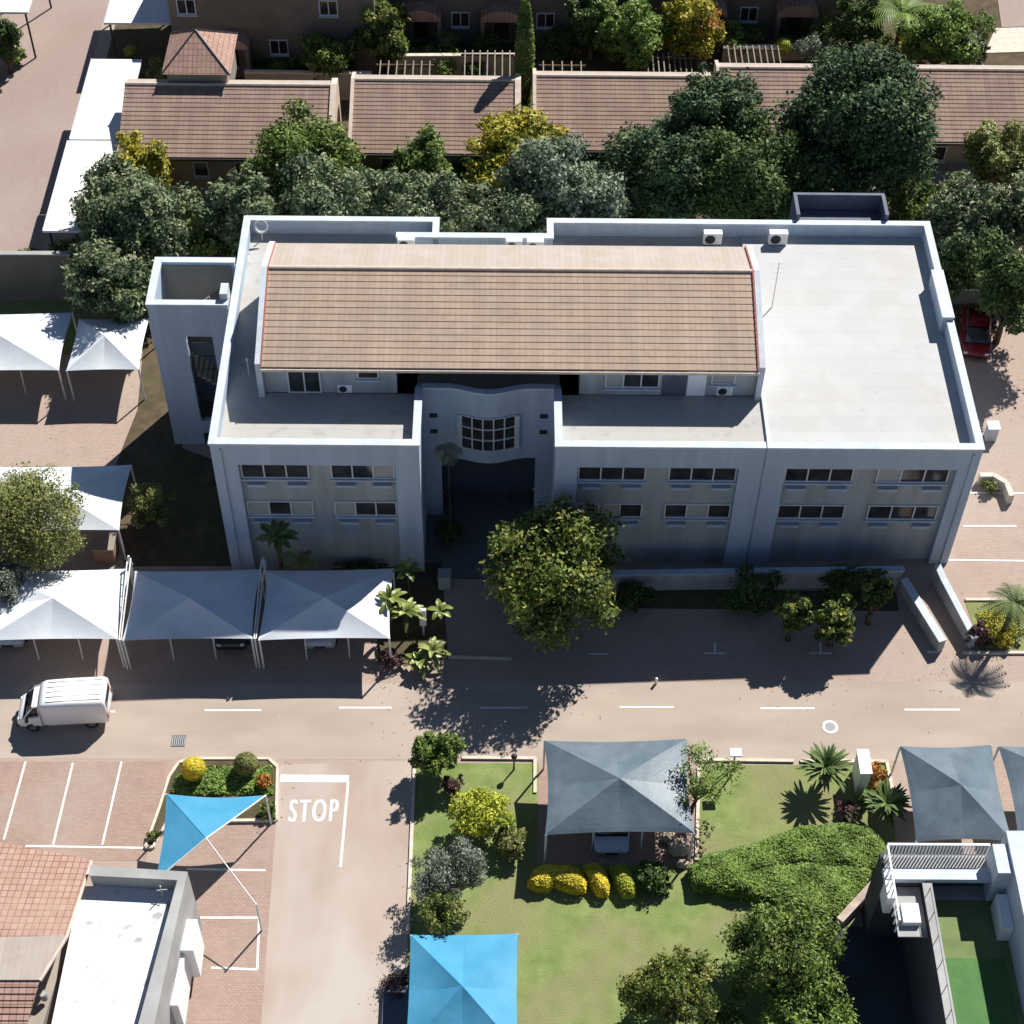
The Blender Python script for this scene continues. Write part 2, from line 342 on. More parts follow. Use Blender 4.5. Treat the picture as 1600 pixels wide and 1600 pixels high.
def bush(px, py, zc, rx, rz, style, label, n=2500, leaf=.14, k=10, ry=None, cat='shrub', name='shrub', group=None, ball=False):
    SEED[0] += 7; sd_ = SEED[0]
    c = G(px, py, zc); ry = ry or rx; t = thing(name, label, cat, (c.x, c.y, 0), group=group)
    if ball:
        rs = np.random.RandomState(sd_); d = rs.normal(0, 1, (n, 3)); d /= np.linalg.norm(d, axis=1, keepdims=True)
        P = np.array(c)+d*np.array([rx, ry, rz])*(.9+.12*rs.rand(n))[:, None]; Q = d*2
    else:
        P, Q = clump_leaves(clumps(c, (rx, ry, rz), k, sd_)+[(tuple(c), (rx*.6, ry*.6, rz*.7))], n, sd_)
    kp = P[:, 2] > .04; leaf_mesh('foliage', P[kp], Q[kp], leaf, M['L'+style], sd_, t)
    mb = MB()
    if ball: mb.ball(c, (rx*.86, ry*.86, rz*.86), 14, 9, 1)
    for i in range(4):
        a = i*1.6+sd_; mb.tube([(c.x+.05*math.cos(a), c.y+.05*math.sin(a), -.05), (c.x+rx*.4*math.cos(a), c.y+ry*.4*math.sin(a), zc)], [.045, .02], 5, 0)
    mb.build('stem', [M['bark'], M['L'+style][2]], t)
    return t

def frond_plant(px, py, z0, h, n, length, style, label, cat='palm', name='palm', droop=.8, wid=.28, up=.9, trunk=.12, bark='bark', leaflets=True, pos=None, group=None):
    """trunk with arching fronds, each frond a rib with leaflets"""
    SEED[0] += 7; rnd = random.Random(SEED[0])
    b = pos or G(px, py, z0); b = Vector((b.x, b.y, z0)) if pos is None else Vector(pos)
    t = thing(name, label, cat, b, group=group); top = b+Vector((0, 0, h))
    MB().tube([b-Vector((0, 0, .05)), b+Vector((.03, 0, h*.5)), top], [trunk*1.2, trunk, trunk*.9], 8).build('trunk', M[bark], t, smooth=True)
    mb = MB()
    for i in range(n):
        a = i*2.39996+rnd.uniform(-.2, .2); e = rnd.uniform(.15, 1)*up; L = length*rnd.uniform(.8, 1.1)
        d = Vector((math.cos(a), math.sin(a), 0)); pts = []
        seg = 7
        for j in range(seg+1):
            s_ = j/seg; pts.append(top+d*L*s_*math.cos(e*(1-s_*.3))+Vector((0, 0, L*(math.sin(e)*s_-droop*.55*s_*s_))))
        side = Vector((-d.y, d.x, 0)); m = rnd.randrange(3)
        if leaflets:
            for j in range(seg):
                p = pts[j]; q = pts[j+1]
                for kk in range(2):
                    o = p.lerp(q, .5*kk+.1); tt = (q-p).normalized(); wl = wid*L*.9*math.sin(math.pi*min(.97, (j+kk*.5+1)/(seg+1.2)))+.05
                    for sg in (-1, 1):
                        tip = o+side*sg*wl+tt*wl*.6-Vector((0, 0, wl*.35)); wv = tt*(L*.028)
                        mb.add([o-wv, o+wv, tip], [(0, 1, 2)], m)
            mb.tube(pts, [.03, .028, .025, .022, .02, .016, .012, .006], 4, 0, cap=False)
        else:
            vs = []; fs = []
            for j, p in enumerate(pts):
                s_ = j/seg; ww = wid*math.sin(math.pi*(s_*.88+.06))**.8
                vs += [p-side*ww+Vector((0, 0, ww*.25)), p, p+side*ww+Vector((0, 0, ww*.25))]
            for j in range(seg):
                fs += [(j*3, j*3+1, j*3+4, j*3+3), (j*3+1, j*3+2, j*3+5, j*3+4)]
            mb.add(vs, fs, m)
    mb.build('crown', M['L'+style], t)
    return t

# ------------------------------------------------------------------ ground
def gp(*pts): return [G(x, y) for x, y in pts]
def sheet(name, pts, m, z, kind='structure'):
    mb = MB(); mb.poly([(p[0], p[1], z) for p in pts]); o = mb.build(name, m)
    if o.data.polygons[0].normal.z < 0: o.data.flip_normals()
    return tag(o, kind=kind)

sheet('ground', [(-400, -300), (400, -300), (400, 600), (-400, 600)], M['pave'], 0)
sheet('road', gp((-700, 1183), (2300, 1192), (2300, 1062), (-700, 1072)), M['road'], .004)
sheet('driveway', gp((438, 1195), (645, 1188), (632, 1640), (405, 1640)), M['roadgrey'], .008)
sheet('parking_area', gp((-40, 1345), (228, 1345), (262, 1190), (-40, 1190)), M['pavered'], .004)
sheet('paved_yard', gp((300, 1290), (434, 1290), (430, 1640), (200, 1640), (240, 1380)), M['pavered'], .006)
sheet('street', gp((-600, 408), (60, 406), (170, 2), (205, -300), (-600, -300)), M['farroad'], .004)
sheet('garden_bed', [(-28.0, 75.4), (30, 75.4), (30, 89.5), (-24.5, 89.5), (-24.5, 80.2), (-28.0, 80.2)], M['soil'], .008)
sheet('yard_ground', [(-28.9, 96), (40, 96), (40, 125), (-28.9, 125)], M['soil'], .008)
sheet('dark_bed', gp((228, 495), (262, 480), (285, 700), (338, 720), (175, 742), (195, 690), (215, 640)), M['soil'], .01)
sheet('court_shade', gp((640, 690), (885, 690), (850, 905), (700, 905), (655, 905)), M['shadefloor'], .012)  # dark sheet laid to deepen the court's shade
sheet('side_lawn', [(-40, 75.2), (-24, 75.2), (-24, 80.2), (-40, 80.2)], M['lawn'], .012)
sheet('side_bed', gp((175, 742), (338, 720), (362, 885), (195, 885)), M['soil'], .008)
sheet('front_bed', [(-12.6, 55.7), (-4.6, 55.7), (-4.6, 57.8), (-12.6, 57.8)], M['soil'], .008)
sheet('planter_soil', gp((930, 918), (1400, 925), (1405, 955), (940, 950)), M['soil'], .008)
lawnL = [G(648, 1193), G(842, 1193), G(838, 1350), G(1085, 1352), G(1092, 1196), G(1392, 1196), G(1400, 1330), G(1330, 1440), G(1330, 1660), G(632, 1660)]
sheet('lawn', lawnL, M['lawn'], .03)
sheet('carport_floor', gp((836, 1200), (1092, 1200), (1088, 1355), (834, 1352)), M['pavered'], .006)
sheet('right_lawn', gp((1508, 940), (1640, 940), (1640, 1020), (1535, 1020)), M['lawn'], .02)
sheet('strip_bed', gp((578, 880), (690, 880), (700, 1030), (592, 1035)), M['soil'], .012)

mb = MB()
def kerb(pts, th=.16, h=.12):
    for a, b in zip(pts[:-1], pts[1:]): mb.wall(a, b, th, 0, h)
kerb(gp((722, 1185), (836, 1186), (836, 1240))); kerb(gp((648, 1188), (637, 1460)))
kerb(gp((1090, 1188), (1240, 1190))); kerb(gp((1092, 1200), (1088, 1345))); kerb(gp((1250, 1190), (1385, 1191), (1398, 1255)))
kerb(gp((1505, 1021), (1640, 1021))); kerb(gp((1508, 938), (1640, 938)))
kerb(gp((650, 1027), (700, 1027), (800, 1030)), .14, .1); 
tag(mb.build('kerb', M['kerb']), kind='structure')
mb = MB()
Z = .014
def line(p, q, w=.11):
    a = G(*p); b = G(*q); d = (b-a).normalized(); n = Vector((-d.y, d.x, 0))*w/2
    mb.poly([(v.x, v.y, Z) for v in (a-n, b-n, b+n, a+n)])
for x0, x1, y in ((320, 408, 1110), (530, 612, 1106), (750, 825, 1106), (968, 1053, 1105), (1188, 1273, 1107), (1413, 1500, 1109), (105, 180, 1112)): line((x0, y), (x1, y), .12)
for a in (((40, 1190), (6, 1312)), ((114, 1192), (83, 1320)), ((190, 1190), (160, 1320)), ((-30, 1190), (-70, 1312))): line(*a)
line((40, 1322), (228, 1325)); line((292, 1358), (415, 1360)); line((290, 1434), (405, 1434)); line((405, 1434), (402, 1515)); line((330, 1512), (402, 1515))
line((438, 1216), (545, 1217), .42); line((544, 1222), (532, 1355), .13)
line((1100, 1021), (1133, 1021), .1); line((1117, 1004), (1117, 1020), .1); line((1265, 1021), (1300, 1021), .1); line((1282, 1004), (1282, 1020), .1); line((920, 1022), (950, 1022), .1)
line((1450, 1019), (1470, 1019), .16)
line((1505, 822), (1588, 822)); line((1482, 875), (1640, 877)); line((1512, 770), (1600, 771)); 
line((437, 1120), (437, 1121), .1)
tag(mb.build('road_markings', M['paint']), kind='structure')
cu = bpy.data.curves.new('stop', 'FONT'); cu.body = 'STOP'; cu.space_character = 1.25
tmp = bpy.data.objects.new('stop_tmp', cu); C.objects.link(tmp); bpy.context.view_layer.update()
me = bpy.data.meshes.new_from_object(tmp); bpy.data.objects.remove(tmp)
a = G(451, 1285); b = G(529, 1249)
vs = np.array([v.co[:] for v in me.vertices]); mn = vs.min(0); mxx = vs.max(0)
for v in me.vertices: v.co = ((v.co.x-mn[0])/(mxx[0]-mn[0])*(b.x-a.x), (v.co.y-mn[1])/(mxx[1]-mn[1])*(b.y-a.y), 0)
nv = len(me.vertices); V0 = [tuple(v.co) for v in me.vertices]; F0 = [tuple(p.vertices) for p in me.polygons]; me = bpy.data.meshes.new('stop_marking')
me.from_pydata([(x+dx, y, dz) for dx, dz in ((-.035, 0), (0, .002), (.035, .004)) for x, y, z in V0], [], [tuple(i+k*nv for i in f) for k in range(3) for f in F0]); me.materials.append(M['paint'])
SM_ = me
o = bpy.data.objects.new('stop_marking', me); o.location = (a.x, a.y, .02); C.objects.link(o); tag(o, kind='structure')

# ------------------------------------------------------------------ office building
OB = thing('office_building', 'long pale blue-grey two-storey office with tiled upper floor and white flat roof', 'building', (4.7, 66, 0))
X0, X1, Y0, Y1, ZT, ZD = -14.5, 24.0, 57.9, 75.3, 9.6, 8.6
ex0, ex1, ey = -4.1, 2.72, 61.9       # entrance courtyard
mb = MB(); T = .32
def facade(x0, x1, rx0, rx1):
    mb.box(x0, rx0, Y0, Y0+T, -1.6, ZT-.12); mb.box(rx1, x1, Y0, Y0+T, -1.6, ZT-.12); mb.box(rx0, rx1, Y0, Y0+T, 8.0, ZT-.12)
facade(X0, ex0, -13.25, -5.35); facade(ex1, 13.15, 3.85, 12.0); facade(13.25, X1, 14.35, 23.0)
mb.box(13.15, 13.25, Y0+.08, Y0+T, -1.6, ZT-.12)      # movement joint
mb.box(X0, X0+.3, Y0+T, Y1, -1.6, ZT-.12); mb.box(X1-.3, X1, Y0+T, 71, -1.6, ZT-.12); mb.box(X1-.3, X1, 71, Y1, -1.6, ZT-.12)
mb.box(X1-.55, X1-.3, 67.2, 71, -1.6, ZT-.12)
mb.box(X0+.3, -3.6, Y1-.3, Y1, -1.6, ZT-.12); mb.box(2.5, X1-.3, Y1-.3, Y1, -1.6, ZT-.12)
mb.box(-3.9, -3.6, 73.9, Y1-.3, -1.6, ZT-.12); mb.box(2.5, 2.8, 73.9, Y1-.3, -1.6, ZT-.12); mb.box(-3.6, 2.5, 73.7, 74.0, -1.6, ZT-.12)
mb.box(-5.9, -3.9, 73.6, 73.85, ZD, ZT-.12)
# entrance side walls
mb.box(ex0-.3, ex0, Y0+T, ey+.3, -1.6, ZT-.12); mb.box(ex1, ex1+.3, Y0+T, ey+.3, -1.6, ZT-.12)
mb.build('wall', M['wall'], OB)
mb = MB()
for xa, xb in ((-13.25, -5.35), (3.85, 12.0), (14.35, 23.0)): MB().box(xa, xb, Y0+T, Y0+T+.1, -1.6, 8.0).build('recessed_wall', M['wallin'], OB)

# curved entrance wall with bowed centre, open porch below
mb = MB()
N = 26; top = []; bot = []
def bow(x):
    t = (x-(ex0+ex1)/2)/2.15
    return ey-(.42*(math.cos(t*math.pi)+1)/2 if abs(t) < 1 else 0)
xs = [ex0+(ex1-ex0)*i/N for i in range(N+1)]
pts = [(x, bow(x)) for x in xs]
for (xa, ya), (xb, yb) in zip(pts[:-1], pts[1:]):
    zl = 4.3
    mb.prism([(xa, ya, zl), (xb, yb, zl), (xb, yb+.25, zl), (xa, ya+.25, zl)], (0, 0, ZT-.12-zl))
mb.box(ex0, ex0+.9, ey, ey+.25, -1.6, 4.3); mb.box(ex1-.9, ex1, ey, ey+.25, -1.6, 4.3)
mb.build('entrance_wall', M['wall'], OB)
mb = MB()
for (xa, ya), (xb, yb) in zip(pts[:-1], pts[1:]):
    mb.prism([(xa, ya-.05, ZT-.12), (xb, yb-.05, ZT-.12), (xb, yb+.3, ZT-.12), (xa, ya+.3, ZT-.12)], (0, 0, .12))
mb.build('curved_coping', M['coping'], OB)
# porch behind: recessed dark glass doors, floor slab above
MB().box(ex0+.9, ex1-.9, ey+1.6, ey+1.7, -1.6, 3.9).build('entrance_door', M['bluedark'], OB)
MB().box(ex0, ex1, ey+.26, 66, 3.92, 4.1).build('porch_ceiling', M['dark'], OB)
# copings
mb = MB(); cz0, cz1 = ZT-.12, ZT; e = .06
def cope(x0, x1, y0, y1, dz=0): mb.box(x0, x1, y0, y1, cz0+dz, cz1+dz)
cope(X0-e, ex0-.34, Y0-e, Y0+T+.05); cope(ex0-.34, ex0+e, Y0-e, ey+.0); cope(ex1-e, ex1+.34, Y0-e, ey+.0); cope(ex1+.34, 13.17, Y0-e, Y0+T+.05); cope(13.23, X1+e, Y0-e, Y0+T+.05)
cope(X0-e, X0+.34, Y0+T+.05, Y1+e); cope(X1-.34, X1+e, Y0+T+.05, 67.2); cope(X1-.6, X1+e, 67.2, 71, .22); cope(X1-.34, X1+e, 71, Y1+e)
mb.box(X1-.55, X1, 67.2, 71, cz0, cz0+.22)
cope(X0+.34, -3.56, Y1-.34, Y1+e); cope(2.46, X1-.34, Y1-.34, Y1+e); cope(-3.94, -3.56, 74.04, Y1-.34); cope(2.46, 2.84, 74.04, Y1-.34); cope(-5.95, 2.84, 73.62, 74.04)
mb.build('coping', M['coping'], OB)
# roof decks (slab with skirting upstand)
mb = MB()
mb.box(13.5, X1-.3, Y0+T, Y1-.3, 8.2, ZD+.12); 
mb.build('flat_roof', M['deck'], OB)
mb = MB()
mb.box(X0+.3, ex0-.3, Y0+T, 62.4, 8.2, ZD); mb.box(ex1+.3, 13.5, Y0+T, 62.4, 8.2, ZD); mb.box(X0+.3, -12.5, 62.4, Y1-.3, 8.2, ZD)
mb.box(-12.5, 13.5, 70.5, 73.6, 8.2, ZD); mb.box(-12.5, -3.9, 73.6, Y1-.3, 8.2, ZD); mb.box(2.8, 13.5, 73.6, Y1-.3, 8.2, ZD); mb.box(ex0-.3, ex1+.3, ey+.3, 64.9, 8.2, ZD)
mb.build('terrace_deck', M['deckgrey'], OB)
MB().box(13.42, 13.58, Y0+T+.06, 73, ZD, ZD+.2).build('deck_kerb', M['coping'], OB)
# upper storey
UX0, UX1, UY0, UY1 = -12.2, 13.05, 62.45, 70.45
mb = MB()
mb.box(UX0, -5.4, UY0, UY0+.25, ZD, 10.72); mb.box(4.0, UX1, UY0, UY0+.25, ZD, 10.72)
mb.box(-5.4, 4.0, 64.6, 64.85, ZD, 10.75); mb.box(-5.65, -5.4, UY0+.25, 64.85, ZD, 10.72); mb.box(4.0, 4.25, UY0+.25, 64.85, ZD, 10.72)
mb.box(UX0, UX1, UY1-.25, UY1, ZD, 11.35)
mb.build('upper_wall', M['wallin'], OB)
RY, RZ, EY, EZ, BY, BZ = 67.6, 12.55, 62.0, 10.85, 70.75, 11.5
mb = MB()
for xa, xb, up in ((UX0-.32, UX0-.02, .12), (UX1+.02, UX1+.32, .12)):
    prof = [(UY0-.35, ZD), (UY1+.35, ZD), (UY1+.35, BZ+up), (RY, RZ+up), (UY0-.35, EZ+up)]
    MB().prism([(xa, y, z) for y, z in prof], (xb-xa, 0, 0)).build('gable_wall', M['coping'], OB)
def tile_roof(ya, za, yb, zb, x0, x1, mats, parent, name='tiled_roof', course=.38, lift=.03):
    """courses of tiles, each lapping the one below"""
    L = math.hypot(yb-ya, zb-za); n = max(2, round(L/course)); mb = MB()
    sx = Vector((0, (yb-ya)/L, (zb-za)/L)); nrm = Vector((0, -sx.z, sx.y));
    if nrm.z < 0: nrm = -nrm
    for i in range(n):
        p = Vector((0, ya, za))+sx*L*i/n; q = Vector((0, ya, za))+sx*L*(i+1)/n
        a = p+nrm*lift; b = q+nrm*.004; c = p-nrm*.09; d = q-nrm*.09
        # lapped slab section
        mb.prism([(x0, a.y, a.z), (x0, b.y, b.z), (x0, d.y, d.z), (x0, c.y, c.z)], (x1-x0, 0, 0))
    return mb.build(name, mats, parent)
tile_roof(EY, EZ, RY, RZ, UX0-.02, UX1+.02, M['tile'], OB)
tile_roof(BY, BZ, RY, RZ, UX0-.02, UX1+.02, M['tilesunlit'], OB, 'rear_roof')
mb = MB(); mb.tube([(UX0, RY, RZ+.03), (UX1, RY, RZ+.03)], .11, 8); mb.build('ridge_cap', M['ridge'], OB)
mb = MB(); mb2 = MB(); L_ = [(EY-.02, EZ+.1), (RY, RZ+.1), (BY, BZ+.1)]
for (ya, za), (yb, zb) in zip(L_[:-1], L_[1:]):
    mb.prism([(UX0+.0, ya, za), (UX0+.0, yb, zb), (UX0+.055, yb, zb), (UX0+.055, ya, za)], (0, 0, .05))
    mb2.prism([(UX1-.06, ya, za), (UX1-.06, yb, zb), (UX1+.0, yb, zb), (UX1+.0, ya, za)], (0, 0, .04))
mb.build('verge_trim', M['redtrim'], OB); mb2.build('verge_trim', M['redtrim'], OB)
MB().box(UX0-.02, UX1+.02, EY-.14, EY-.02, EZ-.22, EZ-.06).build('gutter', M['ridge'], OB, bevel=.02)
# windows
rw = random.Random(5)
def window(x0, x1, z0, z1, y, parts=3, parent=OB, blinds=(), sill=True, dark=.05):
    mb = MB(); fw = .07; d = .09
    mb.box(x0, x1, y-d, y, z0, z0+fw); mb.box(x0, x1, y-d, y, z1-fw, z1)
    for i in range(parts+1):
        xx = x0+(x1-x0-fw)*i/parts; mb.box(xx, xx+fw, y-d, y, z0+fw, z1-fw)
    wn = mb.build('window', M['frame'], parent)
    for i in range(parts):
        xa = x0+(x1-x0-fw)*i/parts+fw; xb = x0+(x1-x0-fw)*(i+1)/parts
        p = MB().box(xa, xb, y-.03, y-.005, z0+fw, z1-fw).build('pane', M['blind'] if i in blinds else M['glass'], None)
        p.parent = wn
        for v in p.data.vertices: v.co -= world_loc(wn)
    if sill:
        s = MB().box(x0-.05, x1+.05, y-.2, y-.092, z0-.1, z0).build('sill', M['wall'], None); s.parent = wn
        for v in s.data.vertices: v.co -= world_loc(wn)
    return wn
YW = Y0+T
lay = [(-13.2, -9.75, ()), (-8.65, -5.4, (2,)), (3.9, 7.35, ()), (8.5, 11.95, ()), (14.4, 17.9, ()), (19.1, 22.75, (0,))]
lay2 = [(-13.2, -9.75, (0, 2)), (-8.65, -5.4, (0,)), (3.9, 7.35, (0, 1)), (8.5, 11.95, (1,)), (14.4, 17.9, ()), (19.1, 22.75, ())]
mbv = MB()
for (a, b, bl), (_, _, bl2) in zip(lay, lay2):
    window(a, b, 6.75, 7.82, YW, 3, blinds=bl); window(a, b, 3.85, 4.95, YW, 3, blinds=bl2)
    for zz in (6.2, 3.3):
        for xx in (a+.25, b-1.15): MB().box(xx, xx+.95, YW-.22, YW-.0, zz-.03, zz+.16).build('vent_ledge', M['wall'], OB)
# entrance bay grid window
mb = MB(); gx0, gx1, gz0, gz1 = -2.1, .72, 5.3, 7.75; yb = ey-.62-.06; n = 5
for i in range(n+1):
    xx = gx0+(gx1-gx0)*i/n; yy = bow(xx)-.05; mb.box(xx-.035, xx+.035, yy-.06, yy+.04, gz0, gz1)
for j in range(4):
    zz = gz0+(gz1-gz0)*j/3
    for i in range(n):
        xa = gx0+(gx1-gx0)*i/n; xb = gx0+(gx1-gx0)*(i+1)/n
        mb.prism([(xa+.035, bow(xa)-.09, zz-.03), (xb-.035, bow(xb)-.09, zz-.03), (xb-.035, bow(xb)-.02, zz-.03), (xa+.035, bow(xa)-.02, zz-.03)], (0, 0, .06))
bw = mb.build('window', M['frame'], OB)
mb = MB()
for i in range(n):
    xa = gx0+(gx1-gx0)*i/n; xb = gx0+(gx1-gx0)*(i+1)/n
    mb.prism([(xa, bow(xa)-.035, gz0), (xb, bow(xb)-.035, gz0), (xb, bow(xb)-.012, gz0), (xa, bow(xa)-.012, gz0)], (0, 0, gz1-gz0))
g = mb.build('pane', M['glass'], None); g.parent = bw
for v in g.data.vertices: v.co -= world_loc(bw)
for xx in (gx0-.22, gx1+.02):
    mb = MB(); mb.box(xx, xx+.2, bow(xx)-.14, bow(xx)-.02, gz0, gz1); mb.build('shutter', M['coping'], OB)
for xx in (-3.75, 2.0):
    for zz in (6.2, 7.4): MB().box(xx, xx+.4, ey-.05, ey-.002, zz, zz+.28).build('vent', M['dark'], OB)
# upper floor glazing
window(-11.0, -9.3, 8.65, 10.5, UY0, 2, sill=False); window(-7.4, -6.3, 9.7, 10.5, UY0, 1)
window(5.3, 8.1, 9.2, 10.5, UY0, 3, blinds=(0,)); window(10.75, 12.0, 9.5, 10.5, UY0, 1, blinds=(0,))
MB().box(8.25, 9.5, UY0-.05, UY0-.002, ZD+.02, 10.55).build('door', M['bluedark'], OB); MB().box(9.55, 10.5, UY0-.05, UY0-.002, ZD+.02, 10.55).build('door', M['white'], OB)
window(-5.0, 3.6, 8.75, 10.6, 64.6, 6, sill=False)
for xx in (-14.0, 23.6): MB().tube([(xx, Y0-.06, .1), (xx, Y0-.06, 9.2)], .05, 6).build('downpipe', M['wall'], OB)
# rear box on the parapet
mb = MB(); mb.box(16.5, 21.7, 77.1, 77.3, 6.5, 10.0); mb.box(16.5, 16.7, Y1+.07, 77.1, 6.5, 10.0); mb.box(21.5, 21.7, Y1+.07, 77.1, 6.5, 10.0); mb.box(16.7, 21.5, Y1+.07, 77.1, 8.9, 9.0)
mb.build('rear_enclosure', M['bluedark'], OB)

# stair tower
ST = thing('stair_tower', 'narrow open-topped grey stair tower attached left of the office', 'tower', (-16.7, 69.4, 0))
TX0, TX1, TY0, TY1, TZ = -18.9, -14.62, 67.6, 71.3, 9.85
mb = MB()
ox0, ox1, oz0, oz1 = -17.15, -15.7, 1.0, 7.6
mb.box(TX0, ox0, TY0, TY0+.3, -1.6, TZ); mb.box(ox1, TX1, TY0, TY0+.3, -1.6, TZ); mb.box(ox0, ox1, TY0, TY0+.3, oz1, TZ); mb.box(ox0, ox1, TY0, TY0+.3, 0, oz0)
mb.box(TX0, TX0+.3, TY0+.3, TY1, -1.6, TZ); mb.box(TX0+.3, TX1, TY1-.3, TY1, -1.6, TZ); mb.box(TX1-.2, TX1, TY0+.3, TY1-.3, -1.6, 8.3)
mb.build('wall', M['wall'], ST)
mb = MB(); mb.box(TX0-.06, TX1+.04, TY0-.06, TY0+.34, TZ, TZ+.12); mb.box(TX0-.06, TX0+.36, TY0+.34, TY1+.06, TZ, TZ+.12); mb.box(TX0+.36, TX1+.04, TY1-.36, TY1+.06, TZ, TZ+.12)
mb.box(TX1-.4, TX1, TY0+.34, TY0+1.2, 9.3, 10.4)
mb.build('coping', M['coping'], ST)
mb = MB()
for i in range(12): mb.box(TX0+.4+i*.25, TX0+.65+i*.25, TY0+1.9, TY1-.35, 5.6+i*.2, 5.8+i*.2)
for i in range(12): mb.box(TX0+.4+i*.25, TX0+.65+i*.25, TY0+.35, TY0+1.7, 5.4-i*.2, 5.6-i*.2)
mb.box(TX0+3.4, TX1-.2, TY0+.35, TY1-.35, 7.9, 8.1)
mb.build('stairs', M['tan2'], ST)
mb = MB(); mb.tube([(TX0+.5, TY0+1.8, 6.6), (TX0+3.0, TY0+1.8, 8.9), (TX0+3.0, TY0+1.8, 8.0)], .04, 6); mb.build('handrail', M['pole'], ST)
mb = MB(); mb.tube([(ox0+.15, TY0+.12, oz0), (ox0+.15, TY0+.12, oz1)], .05, 6)
for i in range(6): mb.tube([(ox0, TY0+.12, oz0+1+i), (ox1, TY0+.12, oz0+1+i)], .03, 5)
mb.build('screen_bars', M['darkpole'], ST)

MB().box(TX0+.3, TX1-.2, TY1-.34, TY1-.302, 4, TZ-.15).build('inner_wall', M['tan2'], ST)
# roof equipment
def ac(px, py, z, label, rz=0, s=1.0, y=None):
    p = GA(px, py, z); t = thing('air_conditioner', label, 'air conditioner', p, rz, group='air conditioners on the office')
    mb = MB(); mb.box(-.42*s, .42*s, -.17*s, .17*s, .06, .06+.62*s); mb.build('casing', M['white'], t, bevel=.03, local=False)
    mb = MB(); mb.tube([(-.12*s, -.175*s, .06+.31*s), (-.12*s, -.2*s, .06+.31*s)], .23*s, 18); mb.build('fan_grille', M['darkpole'], t, local=False)
    mb = MB(); mb.box(-.35*s, -.28*s, -.15*s, .15*s, 0, .06); mb.box(.28*s, .35*s, -.15*s, .15*s, 0, .06); mb.build('bracket', M['darkpole'], t, local=False)
    return t
ac(1112, 380, ZD, 'boxy air conditioner against rear parapet, left of the antenna mast', s=1.25)
ac(1214, 380, ZD+.12, 'boxy air conditioner at rear parapet beside the antenna mast', s=1.25)
ac(635, 388, ZD+.5, 'air conditioner at left end of the low rear parapet', s=1.1); ac(803, 390, ZD+.5, 'left one of two paired air conditioners behind the ridge', s=1.1); ac(836, 391, ZD+.5, 'right one of two paired air conditioners behind the ridge', s=1.1)
ac(993, 610, ZD, 'air conditioner on shaded terrace below a window', s=1.1); ac(540, 612, ZD, 'small air conditioner on left shaded terrace floor', s=.9); ac(1131, 616, ZD, 'air conditioner at the right end of the shaded terrace', s=1.0)
p = GA(410, 375, ZD); t = thing('satellite_dish', 'small pale satellite dish at rear left corner of the roof', 'satellite dish', p)
mb = MB(); mb.tube([p, p+Vector((0, 0, .75))], .035, 8); mb.build('mast', M['pole'], t)
mb = MB(); vs = []; fs = []; nrm = Vector((.25, -.75, .6)).normalized(); a = nrm.orthogonal().normalized(); b = nrm.cross(a); c = p+Vector((0, 0, .95))
for j in range(5):
    for i in range(18):
        rr = .4*j/4; th = i/18*2*math.pi; vs.append(c+(a*math.cos(th)+b*math.sin(th))*rr+nrm*(rr*rr*.6))
for j in range(4):
    for i in range(18): fs.append((j*18+i, j*18+(i+1) % 18, (j+1)*18+(i+1) % 18, (j+1)*18+i))
mb.add(vs, fs); o = mb.build('dish', M['frame'], t, smooth=True); o.modifiers.new('s', 'SOLIDIFY').thickness = .02
mb = MB(); mb.tube([c-b*.38, c+nrm*.45], .015, 5); mb.build('feed_arm', M['darkpole'], t)
p = GA(1206, 480, ZD+.12); t = thing('antenna_mast', 'thin white antenna mast on the white roof near the tiles', 'antenna', p)
mb = MB(); mb.tube([p, p+Vector((0, 0, 3.2))], [.035, .025], 8); mb.build('mast', M['pole'], t)
mb = MB()
for zz, ll in ((3.1, .5), (2.8, .4), (2.5, .3)): mb.tube([p+Vector((-ll, 0, zz)), p+Vector((ll, 0, zz))], .012, 5)
mb.build('antenna_elements', M['pole'], t)
p = GA(390, 590, ZD); t = thing('vent_pipe', 'thin capped vent pipe on the left shaded terrace', 'pipe', p)
MB().tube([p, p+Vector((0, 0, 1.3))], .035, 8).build('pipe', M['pole'], t); MB().tube([p+Vector((0, 0, 1.3)), p+Vector((0, 0, 1.42))], [.09, .05], 8).build('cap', M['pole'], t)

